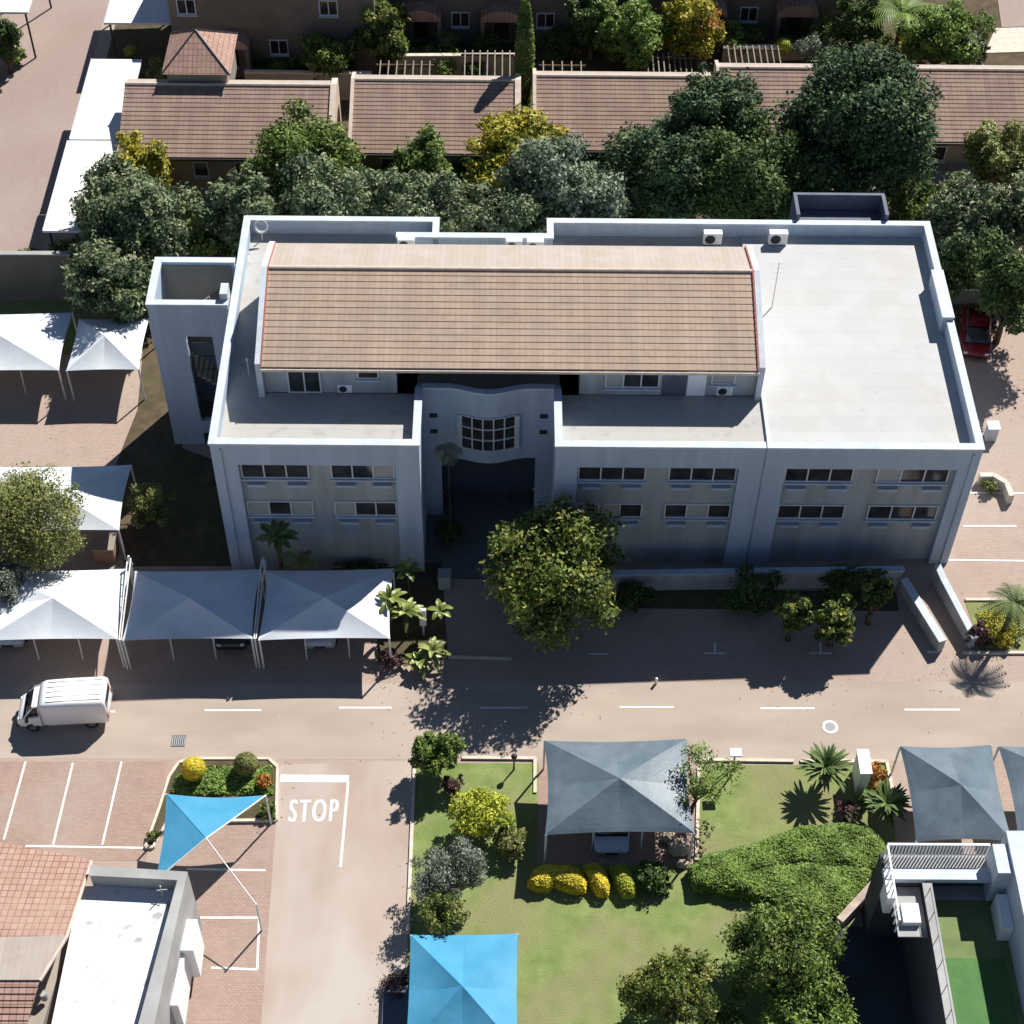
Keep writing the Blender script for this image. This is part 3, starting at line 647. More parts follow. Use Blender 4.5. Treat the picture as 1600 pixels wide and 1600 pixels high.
# front planter retaining wall and ramp walls
t = thing('planter_wall', 'low grey retaining wall along the foot of the office', 'wall', (14, 56.6, 0))
mb = MB(); mb.box(5.6, 21.2, 56.35, 56.6, 0, 1.35); mb.build('wall', M['wallin'], t); mb = MB(); mb.box(5.55, 21.25, 56.3, 56.65, 1.35, 1.43); mb.build('coping', M['wall'], t)
def ramp_wall(pts, hs, th, name, label):
    c = pts[0]; t = thing(name, label, 'wall', (c.x, c.y, 0)); mb = MB(); mc = MB()
    for (a, ha), (b, hb) in zip(list(zip(pts, hs))[:-1], list(zip(pts, hs))[1:]):
        d = (b-a); d.z = 0; d.normalize(); n = Vector((-d.y, d.x, 0))*th/2
        for q, z0a, z0b, z1a, z1b, k in ((mb, 0, 0, ha, hb, 1), (mc, ha, hb, ha+.08, hb+.08, 1.25)):
            nn = n*k
            vs = [a-nn, b-nn, b+nn, a+nn]; zs = [z0a, z0b, z0b, z0a]; zt = [z1a, z1b, z1b, z1a]
            q.add([(v.x, v.y, z) for v, z in zip(vs, zs)]+[(v.x, v.y, z) for v, z in zip(vs, zt)], [(3, 2, 1, 0), (4, 5, 6, 7), (0, 1, 5, 4), (1, 2, 6, 5), (2, 3, 7, 6), (3, 0, 4, 7)])
    mb.build('wall', M['wallin'], t); mc.build('coping', M['coping'], t)
ramp_wall([G(1412, 905, .85), G(1473, 1003, .85)], [.85, .85], .34, 'ramp_wall', 'shorter pale ramp wall ending at the parking edge')
ramp_wall([G(1464, 885, 1.1), G(1474, 905, 1.0), G(1523, 998, .8)], [1.2, 1.0, .8], .28, 'ramp_wall', 'pale ramp wall from the office corner to the shrubs')
t = thing('curved_planter_wall', 'low curved cream wall round a small bed right of office', 'wall', G(1550, 770))
mb = MB(); pts = [G(1530, 745, .5), G(1552, 745, .5), G(1572, 757, .5), G(1580, 778, .5)]
for a, b in zip(pts[:-1], pts[1:]): mb.wall(a, b, .3, 0, .7)
mb.build('wall', M['kerb'], t)
t = thing('utility_box', 'small pale box against the right side of the office', 'utility box', G(1548, 690))
p = G(1548, 690); mb = MB(); mb.box(p.x-.3, p.x+.3, p.y, p.y+.6, 0, 1.0); mb.build('box', M['coping'], t, bevel=.03)
MB().box(p.x-.35, p.x+.35, p.y-.05, p.y+.65, 1.0, 1.06).build('lid', M['coping'], t)

# ------------------------------------------------------------------ shade carports
def canopy_mesh(c4, zc, hp, bow_, parent, m, name='canopy', N=22, power=1.0, apex=.35):
    mb = MB(); c = [Vector(q) for q in c4]   # order: front-left, front-right, back-right, back-left
    mid = sum(c, Vector((0, 0, 0)))/4
    for j in range(N+1):
        for i in range(N+1):
            u = i/N*2-1; v = j/N*2-1; mx = max(abs(u), abs(v), 1e-6); w_ = min(abs(u), abs(v))/mx
            p = (c[0]*(1-u)*(1-v)+c[1]*(1+u)*(1-v)+c[2]*(1+u)*(1+v)+c[3]*(1-u)*(1+v))/4
            k = 1-bow_*mx*mx*(1-w_*w_); p = mid+(p-mid)*k
            p.y -= apex*(1-mx); z = zc+hp*(1-mx)**power-.12*mx*(1-mx)*4*(1-w_)
            mb.v.append((p.x, p.y, z))
    for j in range(N):
        for i in range(N):
            a = j*(N+1)+i; b_ = a+1; c_ = a+N+2; d_ = a+N+1
            if (i < N/2) == (j < N/2): mb.f += [[a, b_, c_], [a, c_, d_]]
            else: mb.f += [[a, b_, d_], [b_, c_, d_]]
            mb.m += [0, 0]
    o = mb.build(name, m, parent, smooth=False); s = o.modifiers.new('s', 'SOLIDIFY'); s.thickness = .02
    return o
def carport(c4, label, m, zc=2.5, hp=1.0, bow_=.035, group='shade-cloth carports', mids=True, power=1.0, pm='pole'):
    c = [Vector(q) for q in c4]; mid = sum(c, Vector((0, 0, 0)))/4
    t = thing('shade_carport', label, 'carport', (mid.x, mid.y, 0), group=group)
    canopy_mesh(c, zc, hp, bow_, t, M[m], power=power)
    for q in c:
        q = mid+(q-mid)*.985; MB().tube([(q.x, q.y, 0), (q.x, q.y, zc)], .055, 8).build('post', M[pm], t)
    if mids:
        for f in (1/3, 2/3):
            a = c[0].lerp(c[1], f); a = a+Vector((0, .9, 0)); MB().tube([(a.x, a.y-.3, 0), (a.x, a.y, zc+.35)], .04, 8).build('post', M[pm], t)
    mb = MB(); ap = Vector((mid.x, mid.y-.35, zc+hp-.08))
    for q in c: mb.tube([(q.x, q.y, zc-.05), ap], .035, 6)
    mb.build('frame', M[pm], t)
    return t
def rect(x0, x1, y0, y1): return [(x0, y0, 0), (x1, y0, 0), (x1, y1, 0), (x0, y1, 0)]
def rp(fl, fr, br, bl, z=2.5):
    a, b, c, d = [G(x, y, z) for x, y in (fl, fr, br, bl)]
    xa = (a.x+d.x)/2; xb = (b.x+c.x)/2; ya = (a.y+b.y)/2; yb = (c.y+d.y)/2
    return rect(xa, xb, ya, yb)
carport(rp((-105, 580), (100, 580), (106, 490), (-90, 490)), 'white carport at upper left, cut by the photo edge', 'fabric')
carport(rp((103, 580), (222, 577), (228, 500), (124, 495)), 'narrow white carport beside the stair tower', 'fabric', mids=False)
carport(rp((-30, 830), (185, 830), (207, 728), (0, 728)), 'white carport mostly hidden behind the olive-green tree', 'fabric')
carport(rp((-28, 1000), (183, 1000), (204, 890), (0, 890)), 'sunlit white carport nearest the parked van', 'fabric')
carport(rp((190, 1000), (393, 999), (409, 892), (212, 890)), 'shaded white carport in the middle of the row of three', 'fabric')
carport(rp((402, 999), (607, 999), (618, 889), (418, 890)), 'white carport with one sunlit corner beside the broad-leaved plants', 'fabric')
carport(rp((848, 1305), (1083, 1302), (1077, 1156), (853, 1155)), 'grey carport over the parked car by yellow hedges', 'greyfabric', power=.9, hp=1.25, bow_=.05)
carport(rp((1430, 1318), (1577, 1312), (1553, 1164), (1407, 1165)), 'grey carport above the slatted white terrace railing', 'greyfabric', power=.9, hp=1.25, mids=False, bow_=.05)
carport(rp((1590, 1312), (1800, 1312), (1770, 1164), (1560, 1165)), 'grey carport cut off by the right photo edge', 'greyfabric', power=.9, hp=1.25, bow_=.05)
carport(rp((635, 1640), (806, 1640), (812, 1460), (640, 1459)), 'bright blue carport on the lawn edge at bottom', 'bluefabric', hp=1.2, mids=False, bow_=.02)
def beam(px, py, qx, qy, label):
    a = G(px, py, 2.7); b = G(qx, qy, 2.55); t = thing('carport_beam', label, 'steel frame', (b.x, b.y, 0), group='steel beams between the carports')
    mb = MB(); mb.tube([a+Vector((-.09, 0, .5)), b+Vector((-.04, 0, 0))], .04, 6); mb.tube([a+Vector((.09, 0, .5)), b+Vector((.06, 0, 0))], .04, 6); mb.tube([a+Vector((-.12, 0, 0)), a+Vector((0, 0, .7)), a+Vector((.12, 0, 0))], .035, 6)
    for i in range(6): p = a.lerp(b, i/6); mb.tube([p+Vector((-.09, 0, .5*(1-i/6))), p+Vector((.09, 0, .5*(1-i/6)))], .025, 5)
    mb.build('truss', M['pole'], t)
    MB().tube([(a.x, a.y, 0), (a.x, a.y, 3.4)], .06, 8).build('post', M['pole'], t)
    MB().tube([(b.x, b.y, 0), (b.x, b.y, 2.6)], .05, 8).build('post', M['pole'], t)
beam(204, 882, 187, 1000, 'white steel frame between sunlit and shaded white carports'); beam(413, 885, 398, 998, 'steel frame between the two shaded white carports')
# blue triangular sail
A = G(260, 1241, 2.6); B = G(415, 1243, 2.6); Cc = G(243, 1376, 2.6); Mm = G(322, 1310, 3.5)
t = thing('shade_sail', 'bright blue triangular shade sail over the planter corner', 'shade sail', (A.x, A.y, 0))
mb = MB(); N = 10
def tri(a, b, c, sag):
    base = len(mb.v); idx = {}
    ctr = (a+b+c)/3
    for i in range(N+1):
        for j in range(N+1-i):
            u = i/N; v = j/N; p = a*(1-u-v)+b*u+c*v
            k = 4*u*(1-u-v)*sag; p = p+(ctr-p)*k
            idx[i, j] = len(mb.v); mb.v.append(tuple(p))
    for i in range(N):
        for j in range(N-i):
            mb.f.append([idx[i, j], idx[i+1, j], idx[i, j+1]]); mb.m.append(0)
            if i+j < N-1: mb.f.append([idx[i+1, j], idx[i+1, j+1], idx[i, j+1]]); mb.m.append(0)
tri(A, B, Mm, .22); tri(A, Cc, Mm, .16)
o = mb.build('fabric', M['bluefabric'], t); o.modifiers.new('s', 'SOLIDIFY').thickness = .02
mb = MB(); mb.tube([B, Mm, Cc], .04, 6); D = G(400, 1412, 2.6); mb.tube([Mm, D+Vector((0, 0, -.1))], .035, 6); mb.build('frame', M['pole'], t)
for q in (A, B, Cc, D): MB().tube([(q.x, q.y, 0), (q.x, q.y, q.z)], .05, 8).build('post', M['pole'], t)

# ------------------------------------------------------------------ white building bottom left
t = thing('flat_roofed_building', 'pale building with glaring white flat roof and grey parapet at bottom left', 'building', (-15.5, 33, 0))
h = 4.4
def gz(x, y, z=h): return GA(x, y, z)
oc = [gz(140, 1352), gz(293, 1362), gz(232, 1640), gz(60, 1640)]
ic = [gz(178, 1364), gz(277, 1375), gz(205, 1640), gz(100, 1640)]
mb = MB()
# right wall, back wall
def thickwall(a, b, c, d, z0, z1, m=0): mb.prism([(v.x, v.y, z0) for v in (a, b, c, d)], (0, 0, z1-z0), m)
thickwall(oc[1], oc[2], ic[2], ic[1], -1.6, h-.001); thickwall(oc[0], oc[1], ic[1], gz(140, 1368), -1.6, h)
mb.build('wall', M['greywall'], t)
mb = MB(); rf = [GA(125, 1385, h-.9), GA(277, 1378, h-.9), GA(200, 1650, h-.9), GA(70, 1650, h-.9)]
mb.prism([(v.x, v.y, h-1.2) for v in rf], (0, 0, .3)); mb.build('flat_roof', M['whiteroof'], t)
# side lean parts (pale buttress boxes on right side)
mb = MB(); a = GA(318, 1520); mb.box(a.x-1.2, a.x-.1, a.y-.2, a.y+1.3, 0, 2.6); mb.box(a.x-1.25, a.x-.5, a.y-2.6, a.y-.2, 0, 2.3); mb.build('side_block', M['white'], t, bevel=.02)
p = gz(255, 1400, h-.9); mb = MB()
mb.tube([p, p+Vector((0, 0, .9))], .03, 6); mb.tube([p+Vector((-.2, 0, .5)), p+Vector((.25, 0, .6))], .025, 6); mb.build('roof_pipes', M['pole'], t)
t = thing('tiled_house', 'salmon tiled roof house cut by the left bottom edge', 'house', (-20, 35, 0))
e0 = GA(-40, 1312, 3.6); e1 = GA(142, 1346, 3.6)
r0 = GA(-40, 1470, 5.2); r1 = GA(103, 1465, 5.2)
b0 = GA(-40, 1532, 5.2); b1 = GA(62, 1532, 5.2)
def slope(a, b, c, d, m, parent, name, n=14):
    mb = MB()
    for i in range(n):
        p0 = a.lerp(d, i/n); p1 = b.lerp(c, i/n); q0 = a.lerp(d, (i+1)/n); q1 = b.lerp(c, (i+1)/n); u_ = Vector((0, 0, .045))
        mb.add([p0+u_, p1+u_, q1, q0, p0, p1], [(0, 1, 2, 3), (4, 5, 1, 0)])
    o = mb.build(name, m, parent); s = o.modifiers.new('s', 'SOLIDIFY'); s.thickness = .08; s.offset = -1
    return o
slope(e0, e1, r1, r0, M['tilered'], t, 'roof')
slope(r0, r1, b1, b0, M['tilesunlit'], t, 'ridge_slope', 3)
f0 = GA(-40, 1680, 3.9); f1 = GA(20, 1680, 3.9)
slope(f0, f1, b1, b0, M['tilered'], t, 'roof', 14)
mb = MB(); mb.tube([e1, r1, b1], .09, 6); mb.tube([e0, e1], .07, 6); mb.build('verge', M['ridge'], t)
mb = MB(); mb.prism([(e0.x, e0.y-.4, -1.5), (e1.x-.5, e1.y-.4, -1.5), (e1.x-1.0, 28.5, 0), (e0.x, 28.5, 0)], (0, 0, 3.5)); mb.build('wall', M['tan2'], t)
mb = MB(); a = GA(70, 1560, 3.3); mb.tube([a, a+Vector((0, 0, .5))], .15, 10); mb.build('flue', M['greywall'], t)

# ------------------------------------------------------------------ terrace building bottom right
t = thing('terrace_building', 'building with green turf roof terrace and white slatted railing at bottom right', 'building', (21, 35, 0))
h = 5.5
def q5(x, y, z=h): return GA(x, y, z)
fl = 4.3; xl = 18.35; yt = 36.0; xr = q5(1572, 1298, 7.0).x
MB().box(xl, xl+.32, 28, yt, -1, h).build('side_wall', M['shadetone'], t)
MB().box(xl-.04, xl+.38, 27.9, yt+.05, h, h+.07).build('coping', M['greywall'], t)
MB().box(xl+.32, xr, 28, yt+.6, -1, fl).build('slab', M['greywall'], t)
xa = q5(1468, 1400, fl).x; xb_ = q5(1545, 1400, fl).x; ym = q5(1500, 1497, fl).y
MB().box(xl+.33, xr-.01, 28, yt-.1, fl+.002, fl+.012).build('worn_turf', M['turfold'], t)
MB().box(xl+.33, xr-.3, 28, ym, fl+.014, fl+.03).build('turf', M['turf'], t)
MB().box(xr, xr+6, 27, q5(1572, 1298, 7.0).y, -1, 7.0).build('right_block', M['coping'], t)
MB().box(xr-.5, xr-.01, ym+.8, ym+2.4, fl+.013, fl+1.2).build('planter_box', M['white'], t, bevel=.02)
ba = q5(1380, 1370, h); bb = q5(1545, 1370, h)
MB().box(ba.x, bb.x, ba.y-.22, ba.y+.33, h-.1, h+.2).build('beam', M['coping'], t)
MB().box(ba.x+.05, xl-.01, ba.y-.2, ba.y+1.2, -1, h-.11).build('corner_wall', M['shadetone'], t)
MB().box(xl+.4, bb.x+.5, yt+.61, ba.y+1.2, -1, h-.13).build('rear_wall', M['shadetone'], t)
yr = ba.y+1.0; x0_, x1_ = ba.x+.15, bb.x
mb = MB(); mb.box(x0_, x1_, yr-.05, yr+.05, h+1.0, h+1.08); n = 30
for i in range(n+1): xx = x0_+(x1_-x0_)*i/n; mb.box(xx-.025, xx+.025, yr-.03, yr+.03, h-.05, h+.999)
mb.build('railing', M['white'], t)
mb = MB(); mb.box(x0_-.04, x0_+.04, ba.y-2.6, yr-.06, h+1.0, h+1.07)
for i in range(10): yy = yr-.3-i*.36; mb.box(x0_-.025, x0_+.025, yy-.02, yy+.02, h-.1, h+.999)
mb.build('railing', M['white'], t)
MB().box(x0_, x1_, ba.y+.34, yr+.1, h-.12, h-.05).build('balcony_floor', M['greywall'], t)
MB().box(ba.x+.35, xl-.05, ba.y-2.6, ba.y-.25, h-.5, h-.42).build('side_balcony_floor', M['greywall'], t)
MB().box(ba.x+.02, ba.x+.35, ba.y-1.1, ba.y-.23, h-1.2, h+.15).build('pillar', M['white'], t)
MB().box(ba.x+.6, ba.x+1.35, ba.y-2.1, ba.y-1.2, h-.418, h-.1).build('bench', M['white'], t)
MB().box(bb.x+.02, bb.x+.8, ba.y-.5, ba.y+.9, -1, h+1.3).build('chimney_block', M['coping'], t)
mb = MB()
for i in range(7): yy = yt-.4-i*1.1; mb.tube([(xl+.16, yy, h+.07), (xl+.16, yy, h+.5)], .018, 5)
mb.tube([(xl+.16, 28.5, h+.5), (xl+.16, yt-.4, h+.5)], .015, 5)
mb.build('wire_rail', M['darkpole'], t)
MB().box(14.7, xl-.01, 28, 36.6, 0, .42).build('shadow_slab', M['shadetone'], t)  # dark slab stands for the building's shadow on the ground
t = thing('stone_wall', 'rough pale stone wall end beside the big green hedge', 'wall', G(1330, 1425))
mb = MB(); a = G(1308, 1450); b = G(1365, 1388); mb.wall(a, b, .35, 0, .8); mb.build('wall', M['rock'], t)

# ------------------------------------------------------------------ townhouse terrace behind
def townhouse(x0, x1, ye, yr, zr, label, gl=True, gr=True, top=1.1, wins=()):
    t = thing('townhouse', label, 'house', ((x0+x1)/2, (ye+yr)/2, 0), group='low tiled townhouses behind the trees')
    tile_roof(ye, 2.8, yr, zr, x0, x1, M['tilebrown'], t, 'roof', .34, .035)
    tile_roof(yr+top, zr-.38, yr, zr, x0, x1, M['tilesunlit'], t, 'rear_roof', .36)
    MB().box(x0+.1, x1-.1, ye+.4, yr+top-.2, -1.7, 2.72).build('wall', M['tan'], t)
    for g, xa, xb in ((gl, x0-.24, x0-.01), (gr, x1+.01, x1+.4)):
        if not g: continue
        mb = MB(); mb.prism([(xa, ye-.1, -1.7), (xa, yr+top+.1, -1.7), (xa, yr+top+.1, zr-.2), (xa, yr, zr+.16), (xa, ye-.1, 2.96)], (xb-xa, 0, 0)); mb.build('gable_wall', M['ridge'], t)
    mb = MB(); mb.tube([(x0, yr, zr+.04), (x1, yr, zr+.04)], .11, 6); mb.build('ridge_cap', M['ridge'], t)
    MB().box(x0, x1, ye-.14, ye-.02, 2.62, 2.76).build('gutter', M['darkpole'], t)
    for wx in wins: window(wx, wx+1.0, 1.0, 2.2, ye+.4, 1, parent=t)
    return t
townhouse(-24.9, -11.4, 89.3, 94.6, 4.6, 'brown tiled house with a small turret, leftmost in the row', gl=False, wins=(-20.2, -17.5))
townhouse(-9.85, .72, 89.9, 95.3, 4.6, 'second tiled house from left, behind yellow-green tree', wins=(-8, -3))
townhouse(2.15, 13.3, 90.4, 95.9, 4.6, 'third tiled house, right of the tall cypress', wins=(5, 9))
townhouse(14.4, 38, 91.6, 97.0, 4.6, 'long tiled house behind the two big dark trees, at right', gr=False, wins=(25, 28.3, 32))
t = thing('turret', 'small square turret with pyramid tiled roof on the leftmost house', 'turret', (-20.2, 97.2, 0))
mb = MB(); mb.box(-22.1, -18.2, 94.9, 99.0, 2.9, 5.4); mb.build('wall', M['tan2'], t)
mb = MB(); ap = (-20.3, 97.3, 7.0); q = [(-22.4, 94.6, 5.4), (-17.9, 94.6, 5.4), (-17.9, 99.3, 5.4), (-22.4, 99.3, 5.4)]
for i in range(4): mb.poly([q[i], q[(i+1) % 4], ap])
mb.poly(q[::-1]); mb.build('roof', M['tilered'], t)
mb = MB()
for p_ in q: mb.tube([p_, ap], .07, 6)
mb.build('hip_cap', M['darkpole'], t)
mb = MB(); mb.wall((-9.7, 88, 0), (-9.7, 88.5, 0), .2, 0, 1)
# rear houses
def rear_house(x0, x1, y, label, arches, wins, m='rearwall'):
    t = thing('rear_house', label, 'house', ((x0+x1)/2, y+4, 0), group='two-storey houses along the top edge')
    MB().box(x0, x1, y, y+9, -1.7, 6.4).build('wall', M[m], t)
    tile_roof(y-.4, 6.3, y+4.5, 8, x0-.2, x1+.2, M['tilebrown'], t, 'roof'); tile_roof(y+9.4, 6.3, y+4.5, 8, x0-.2, x1+.2, M['tilesunlit'], t, 'rear_roof')
    for wx, wz in wins: window(wx, wx+1.3, wz, wz+1.2, y, 2, parent=t)
    for ax in arches:
        mb = MB(); mb.prism([(ax+1.5*math.cos(a), y-1.3, 2.2+.9*math.sin(a)) for a in [math.pi*i/10 for i in range(11)]], (0, 1.28, 0)); mb.build('porch_roof', M['tilered'], t)
        MB().box(ax-1.5, ax-1.2, y-1.3, y-.01, 0, 2.2).build('porch_pillar', M[m], t); MB().box(ax+1.2, ax+1.5, y-1.3, y-.01, 0, 2.2).build('porch_pillar', M[m], t)
        MB().box(ax-.5, ax+.5, y-.06, y-.005, 0, 2.1).build('door', M['dark'], t)
rear_house(-23.2, -9.0, 103.4, 'beige two-storey house with arched porch behind the turret', (-19.3,), ((-22.6, 4.2), (-16.5, 1.0), (-12.8, 4.2)))
rear_house(-8.0, 4.6, 107.0, 'shaded two-storey house left of the cypress', (-6.0, -.2), ((-3.8, 1.0), (2.3, 1), (-3, 4.2)))
rear_house(6.0, 24.5, 108.0, 'shaded two-storey house right of the cypress', (14.5, 21), ((9, 1.0), (17, 1), (11, 4.2)))
sheet('paved_drive', [GA(1550, 62), GA(1700, 62), GA(1700, 100), GA(1535, 100)], M['kerb'], .05)
sheet('upper_drive', [GA(1548, -30), GA(1700, -30), GA(1700, 61), GA(1560, 61)], M['farroad'], .05)
def pergola(x0, x1, y0, y1, label, n=8):
    t = thing('pergola', label, 'pergola', ((x0+x1)/2, y0, 0), group='garden pergolas')
    for xx in (x0, x1): MB().box(xx-.22, xx+.22, y0-.22, y0+.22, -1.7, 2.5).build('pillar', M['tan2'], t, bevel=.02); 
    for xx in (x0, x1): MB().box(xx-.28, xx+.28, y0-.28, y0+.28, 2.5, 2.62).build('pillar_cap', M['kerb'], t)
    mb = MB(); mb.box(x0, x1, y0-.05, y0+.05, 2.3, 2.45); mb.box(x0, x1, y1-.05, y1+.05, 2.3, 2.45); mb.build('beam', M['bark'], t)
    mb = MB()
    for i in range(n): xx = x0+.3+(x1-x0-.6)*i/(n-1); mb.box(xx-.04, xx+.04, y0-.3, y1+.3, 2.451, 2.56)
    mb.build('slats', M['palebark'], t)
pergola(-8.8, -4.8, 97.8, 100.2, 'slatted pergola behind the second tiled house', 7)
pergola(-3.0, .7, 97.8, 101.5, 'slatted pergola just left of the cypress', 7)
pergola(2.4, 5.6, 98.5, 100.3, 'pergola between cream pillars right of the cypress', 5)
pergola(9.6, 13.2, 98.6, 101.4, 'slatted pergola in front of the orange-leaved tree', 9)
pergola(15.3, 19.4, 99.4, 102.4, 'slatted pergola beside the lime ball shrub', 9)
pergola(24.0, 33.0, 99.5, 101.5, 'long slatted pergola below the top right palm', 14)
def garden_wall(a, b, label, h=1.5, m='tan2'):
    t = thing('garden_wall', label, 'wall', ((a[0]+b[0])/2, (a[1]+b[1])/2, 0)); mb = MB(); mb.wall(a, b, .22, -1.7, h); mb.build('wall', M[m], t)
    mb = MB(); mb.wall(a, b, .32, h, h+.08); mb.build('coping', M['kerb'], t)
garden_wall((-18, 100.5), (-9.2, 100.5), 'beige garden wall with pale top behind the turret'); garden_wall((-7.6, 102.6), (.8, 102.8), 'garden wall behind the two middle pergolas')
garden_wall((15.5, 104), (22, 104.2), 'white-topped garden wall at the top right')
garden_wall((1.0, 93.2), (2.0, 93.2), 'short cream wall closing the gap under the cypress', 2.2)

# flat white carport roofs along the street
def flat_port(x0, x1, y0, y1, label, z=2.5):
    t = thing('flat_carport', label, 'carport', ((x0+x1)/2, (y0+y1)/2, 0), group='flat white carports by the street')
    MB().box(x0, x1, y0, y1, z-.16, z).build('roof', M['metalroof'], t, bevel=.01)
    MB().box(x0-.03, x0-.002, y0, y1, z-.24, z+.03).build('fascia', M['coping'], t)
    for xx in (x0+.3, x1-.3):
        for yy in (y0+.3, y1-.3): MB().box(xx-.06, xx+.06, yy-.06, yy+.06, -1.8, z-.16).build('post', M['darkpole'], t)
flat_port(-28.4, -24.95, 91.5, 100.45, 'flat white carport roof left of the brown tiled roof'); flat_port(-28.5, -25.2, 82.3, 91.35, 'flat white carport roof nearest the boundary wall')
flat_port(-28.2, -23.4, 104.8, 112.5, 'flat white carport roof at the top of the street'); flat_port(-37.5, -33.8, 106, 113, 'flat pale carport across the street, top left corner')
t = thing('boundary_wall', 'dark boundary wall left of the office tree', 'wall', (-28, 81, 0))
mb = MB(); mb.wall((-45, 80.7, 0), (-22.3, 80.9, 0), .25, -2, 1.9); mb.build('wall', M['bwall'], t); mb = MB(); mb.wall((-45, 80.7, 0), (-22.3, 80.9, 0), .34, 1.9, 1.98); mb.build('coping', M['greywall'], t)
t = thing('boundary_wall', 'low boundary wall right of the office, below grey-green shrubs', 'wall', (36, 78.5, 0))
mb = MB(); mb.wall((24.4, 78.4, 0), (45, 78.6, 0), .25, -2, 1.8); mb.build('wall', M['bwall'], t); mb = MB(); mb.wall((24.4, 78.4, 0), (45, 78.6, 0), .34, 1.8, 1.88); mb.build('coping', M['kerb'], t)
# planter island
t = thing('planter_island', 'kerbed planting island with two clipped balls beside STOP marking', 'planter', G(350, 1250))
mb = MB(); ring = gp((265, 1215), (280, 1193), (300, 1187), (420, 1187), (434, 1200), (432, 1283), (262, 1285), (240, 1325), (228, 1325), (250, 1262), (265, 1215))
for a, b in zip(ring[:-1], ring[1:]): mb.wall(a, b, .14, 0, .16)
mb.build('kerb', M['kerb'], t); mb = MB(); mb.poly([(p.x, p.y, .1) for p in ring[:-1]]); o = mb.build('soil', M['soil'], t)

# ------------------------------------------------------------------ vehicles
def loft(mb, secs, m=0, cap=True):
    n = len(secs[0]); b = len(mb.v)
    for s_ in secs: mb.v += [tuple(p) for p in s_]
    for i in range(len(secs)-1):
        for k in range(n):
            mb.f.append([b+i*n+k, b+i*n+(k+1) % n, b+(i+1)*n+(k+1) % n, b+(i+1)*n+k]); mb.m.append(m)
    if cap:
        mb.f.append([b+k for k in range(n-1, -1, -1)]); mb.m.append(m); mb.f.append([b+(len(secs)-1)*n+k for k in range(n)]); mb.m.append(m)
def sec(x, hw, z0, z1, r=.12, tp=.0):
    """rounded section across y at length position x"""
    h2 = hw*(1-tp)
    return [(x, -hw+.05, z0), (x, -hw, z0+.15), (x, -hw*(1-tp*.3), z1-r*1.6), (x, -h2+r*.3, z1-r*.4), (x, -h2+r, z1), (x, 0, z1+.02), (x, h2-r, z1), (x, h2-r*.3, z1-r*.4), (x, hw*(1-tp*.3), z1-r*1.6), (x, hw, z0+.15), (x, hw-.05, z0)]
def wheels(t, xf, xr, hw, r=.31):
    for x in (xf, xr):
        for s_ in (-1, 1):
            mb = MB(); mb.tube([(x, s_*(hw-.2), r), (x, s_*(hw+.01), r)], r, 18); w_ = mb.build('wheel', M['tyre'], t, local=False)
            mb = MB(); mb.tube([(x, s_*(hw-.02), r), (x, s_*(hw+.025), r)], r*.6, 14); q = mb.build('rim', M['chrome'], None, local=False); q.parent = w_
def car(loc, rz, paint, label, L=4.1):
    t = thing('parked_car', label, 'car', loc, rz, group='parked cars')
    k = L/4.1; mb = MB()
    loft(mb, [sec(-2.02*k, .70, .35, .62, .1), sec(-1.9*k, .80, .22, .78, .1), sec(-1.2*k, .86, .2, .90, .1), sec(-.2*k, .87, .2, .93, .1), sec(1.3*k, .87, .2, .96, .1), sec(1.85*k, .82, .22, .92, .1), sec(2.0*k, .74, .35, .72, .1)])
    mb.build('body', paint, t, smooth=True, local=False)
    mb = MB(); loft(mb, [sec(-1.35*k, .76, .82, .91, .04), sec(-.6*k, .72, .86, 1.38, .1, .16), sec(.9*k, .72, .86, 1.42, .1, .16), sec(1.6*k, .72, .86, 1.02, .06)]); mb.build('windows', M['glass'], t, smooth=True, local=False)
    mb = MB(); loft(mb, [sec(-.5*k, .60, 1.36, 1.41, .03), sec(.2*k, .62, 1.4, 1.46, .03), sec(.95*k, .60, 1.38, 1.43, .03)]); mb.build('roof', paint, t, smooth=True, local=False)
    for s_ in (-1, 1):
        MB().ball((-1.9*k, s_*.6, .66), (.14, .16, .09), 10, 6).build('headlight', M['frame'], t, smooth=True, local=False)
        MB().ball((1.93*k, s_*.66, .8), (.06, .12, .1), 10, 6).build('tail_light', M['redtrim'], t, smooth=True, local=False)
        MB().ball((-.75*k, s_*.95, .98), (.09, .1, .07), 8, 6).build('mirror', paint, t, smooth=True, local=False)
    MB().box(-2.06*k, -2.0*k, -.3, .3, .4, .52).build('grille', M['dark'], t, local=False)
    wheels(t, -1.28*k, 1.25*k, .86)
    return t
M['silver'] = mat('silver_paint', (.45, .50, .56), (.5, .55, .6), scale=1, rough=.3, spec=.5)
M['bluecar'] = mat('pale_blue_paint', (.42, .48, .60), (.46, .52, .64), scale=1, rough=.3, spec=.5)
M['blackcar'] = mat('dark_paint', (.03, .035, .04), rough=.25, spec=.5)
M['redcar'] = mat('red_paint', (.16, .01, .012), rough=.3, spec=.5)
def front_at(px, py, L=4.1): p = G(px, py); return (p.x, p.y+L/2, 0)
car(front_at(955, 1342), R(90), M['bluecar'], 'pale blue-white car nosing out from under the grey carport')
car(front_at(500, 1020), R(90), M['silver'], 'silver car under the carport by broad-leaved plants')
car(front_at(362, 1022), R(90), M['blackcar'], 'dark car barely visible under the middle white carport')
car(front_at(14, 1018), R(90), M['silver'], 'silver car under the sunlit carport at the left edge')
p = G(1522, 552); car((p.x+.2, p.y+1.2, 0), R(80), M['redcar'], 'dark red car in tree shade right of the office')
car((-37.6, 103, 0), R(95), M['redcar'], 'red car parked across the street, top left')
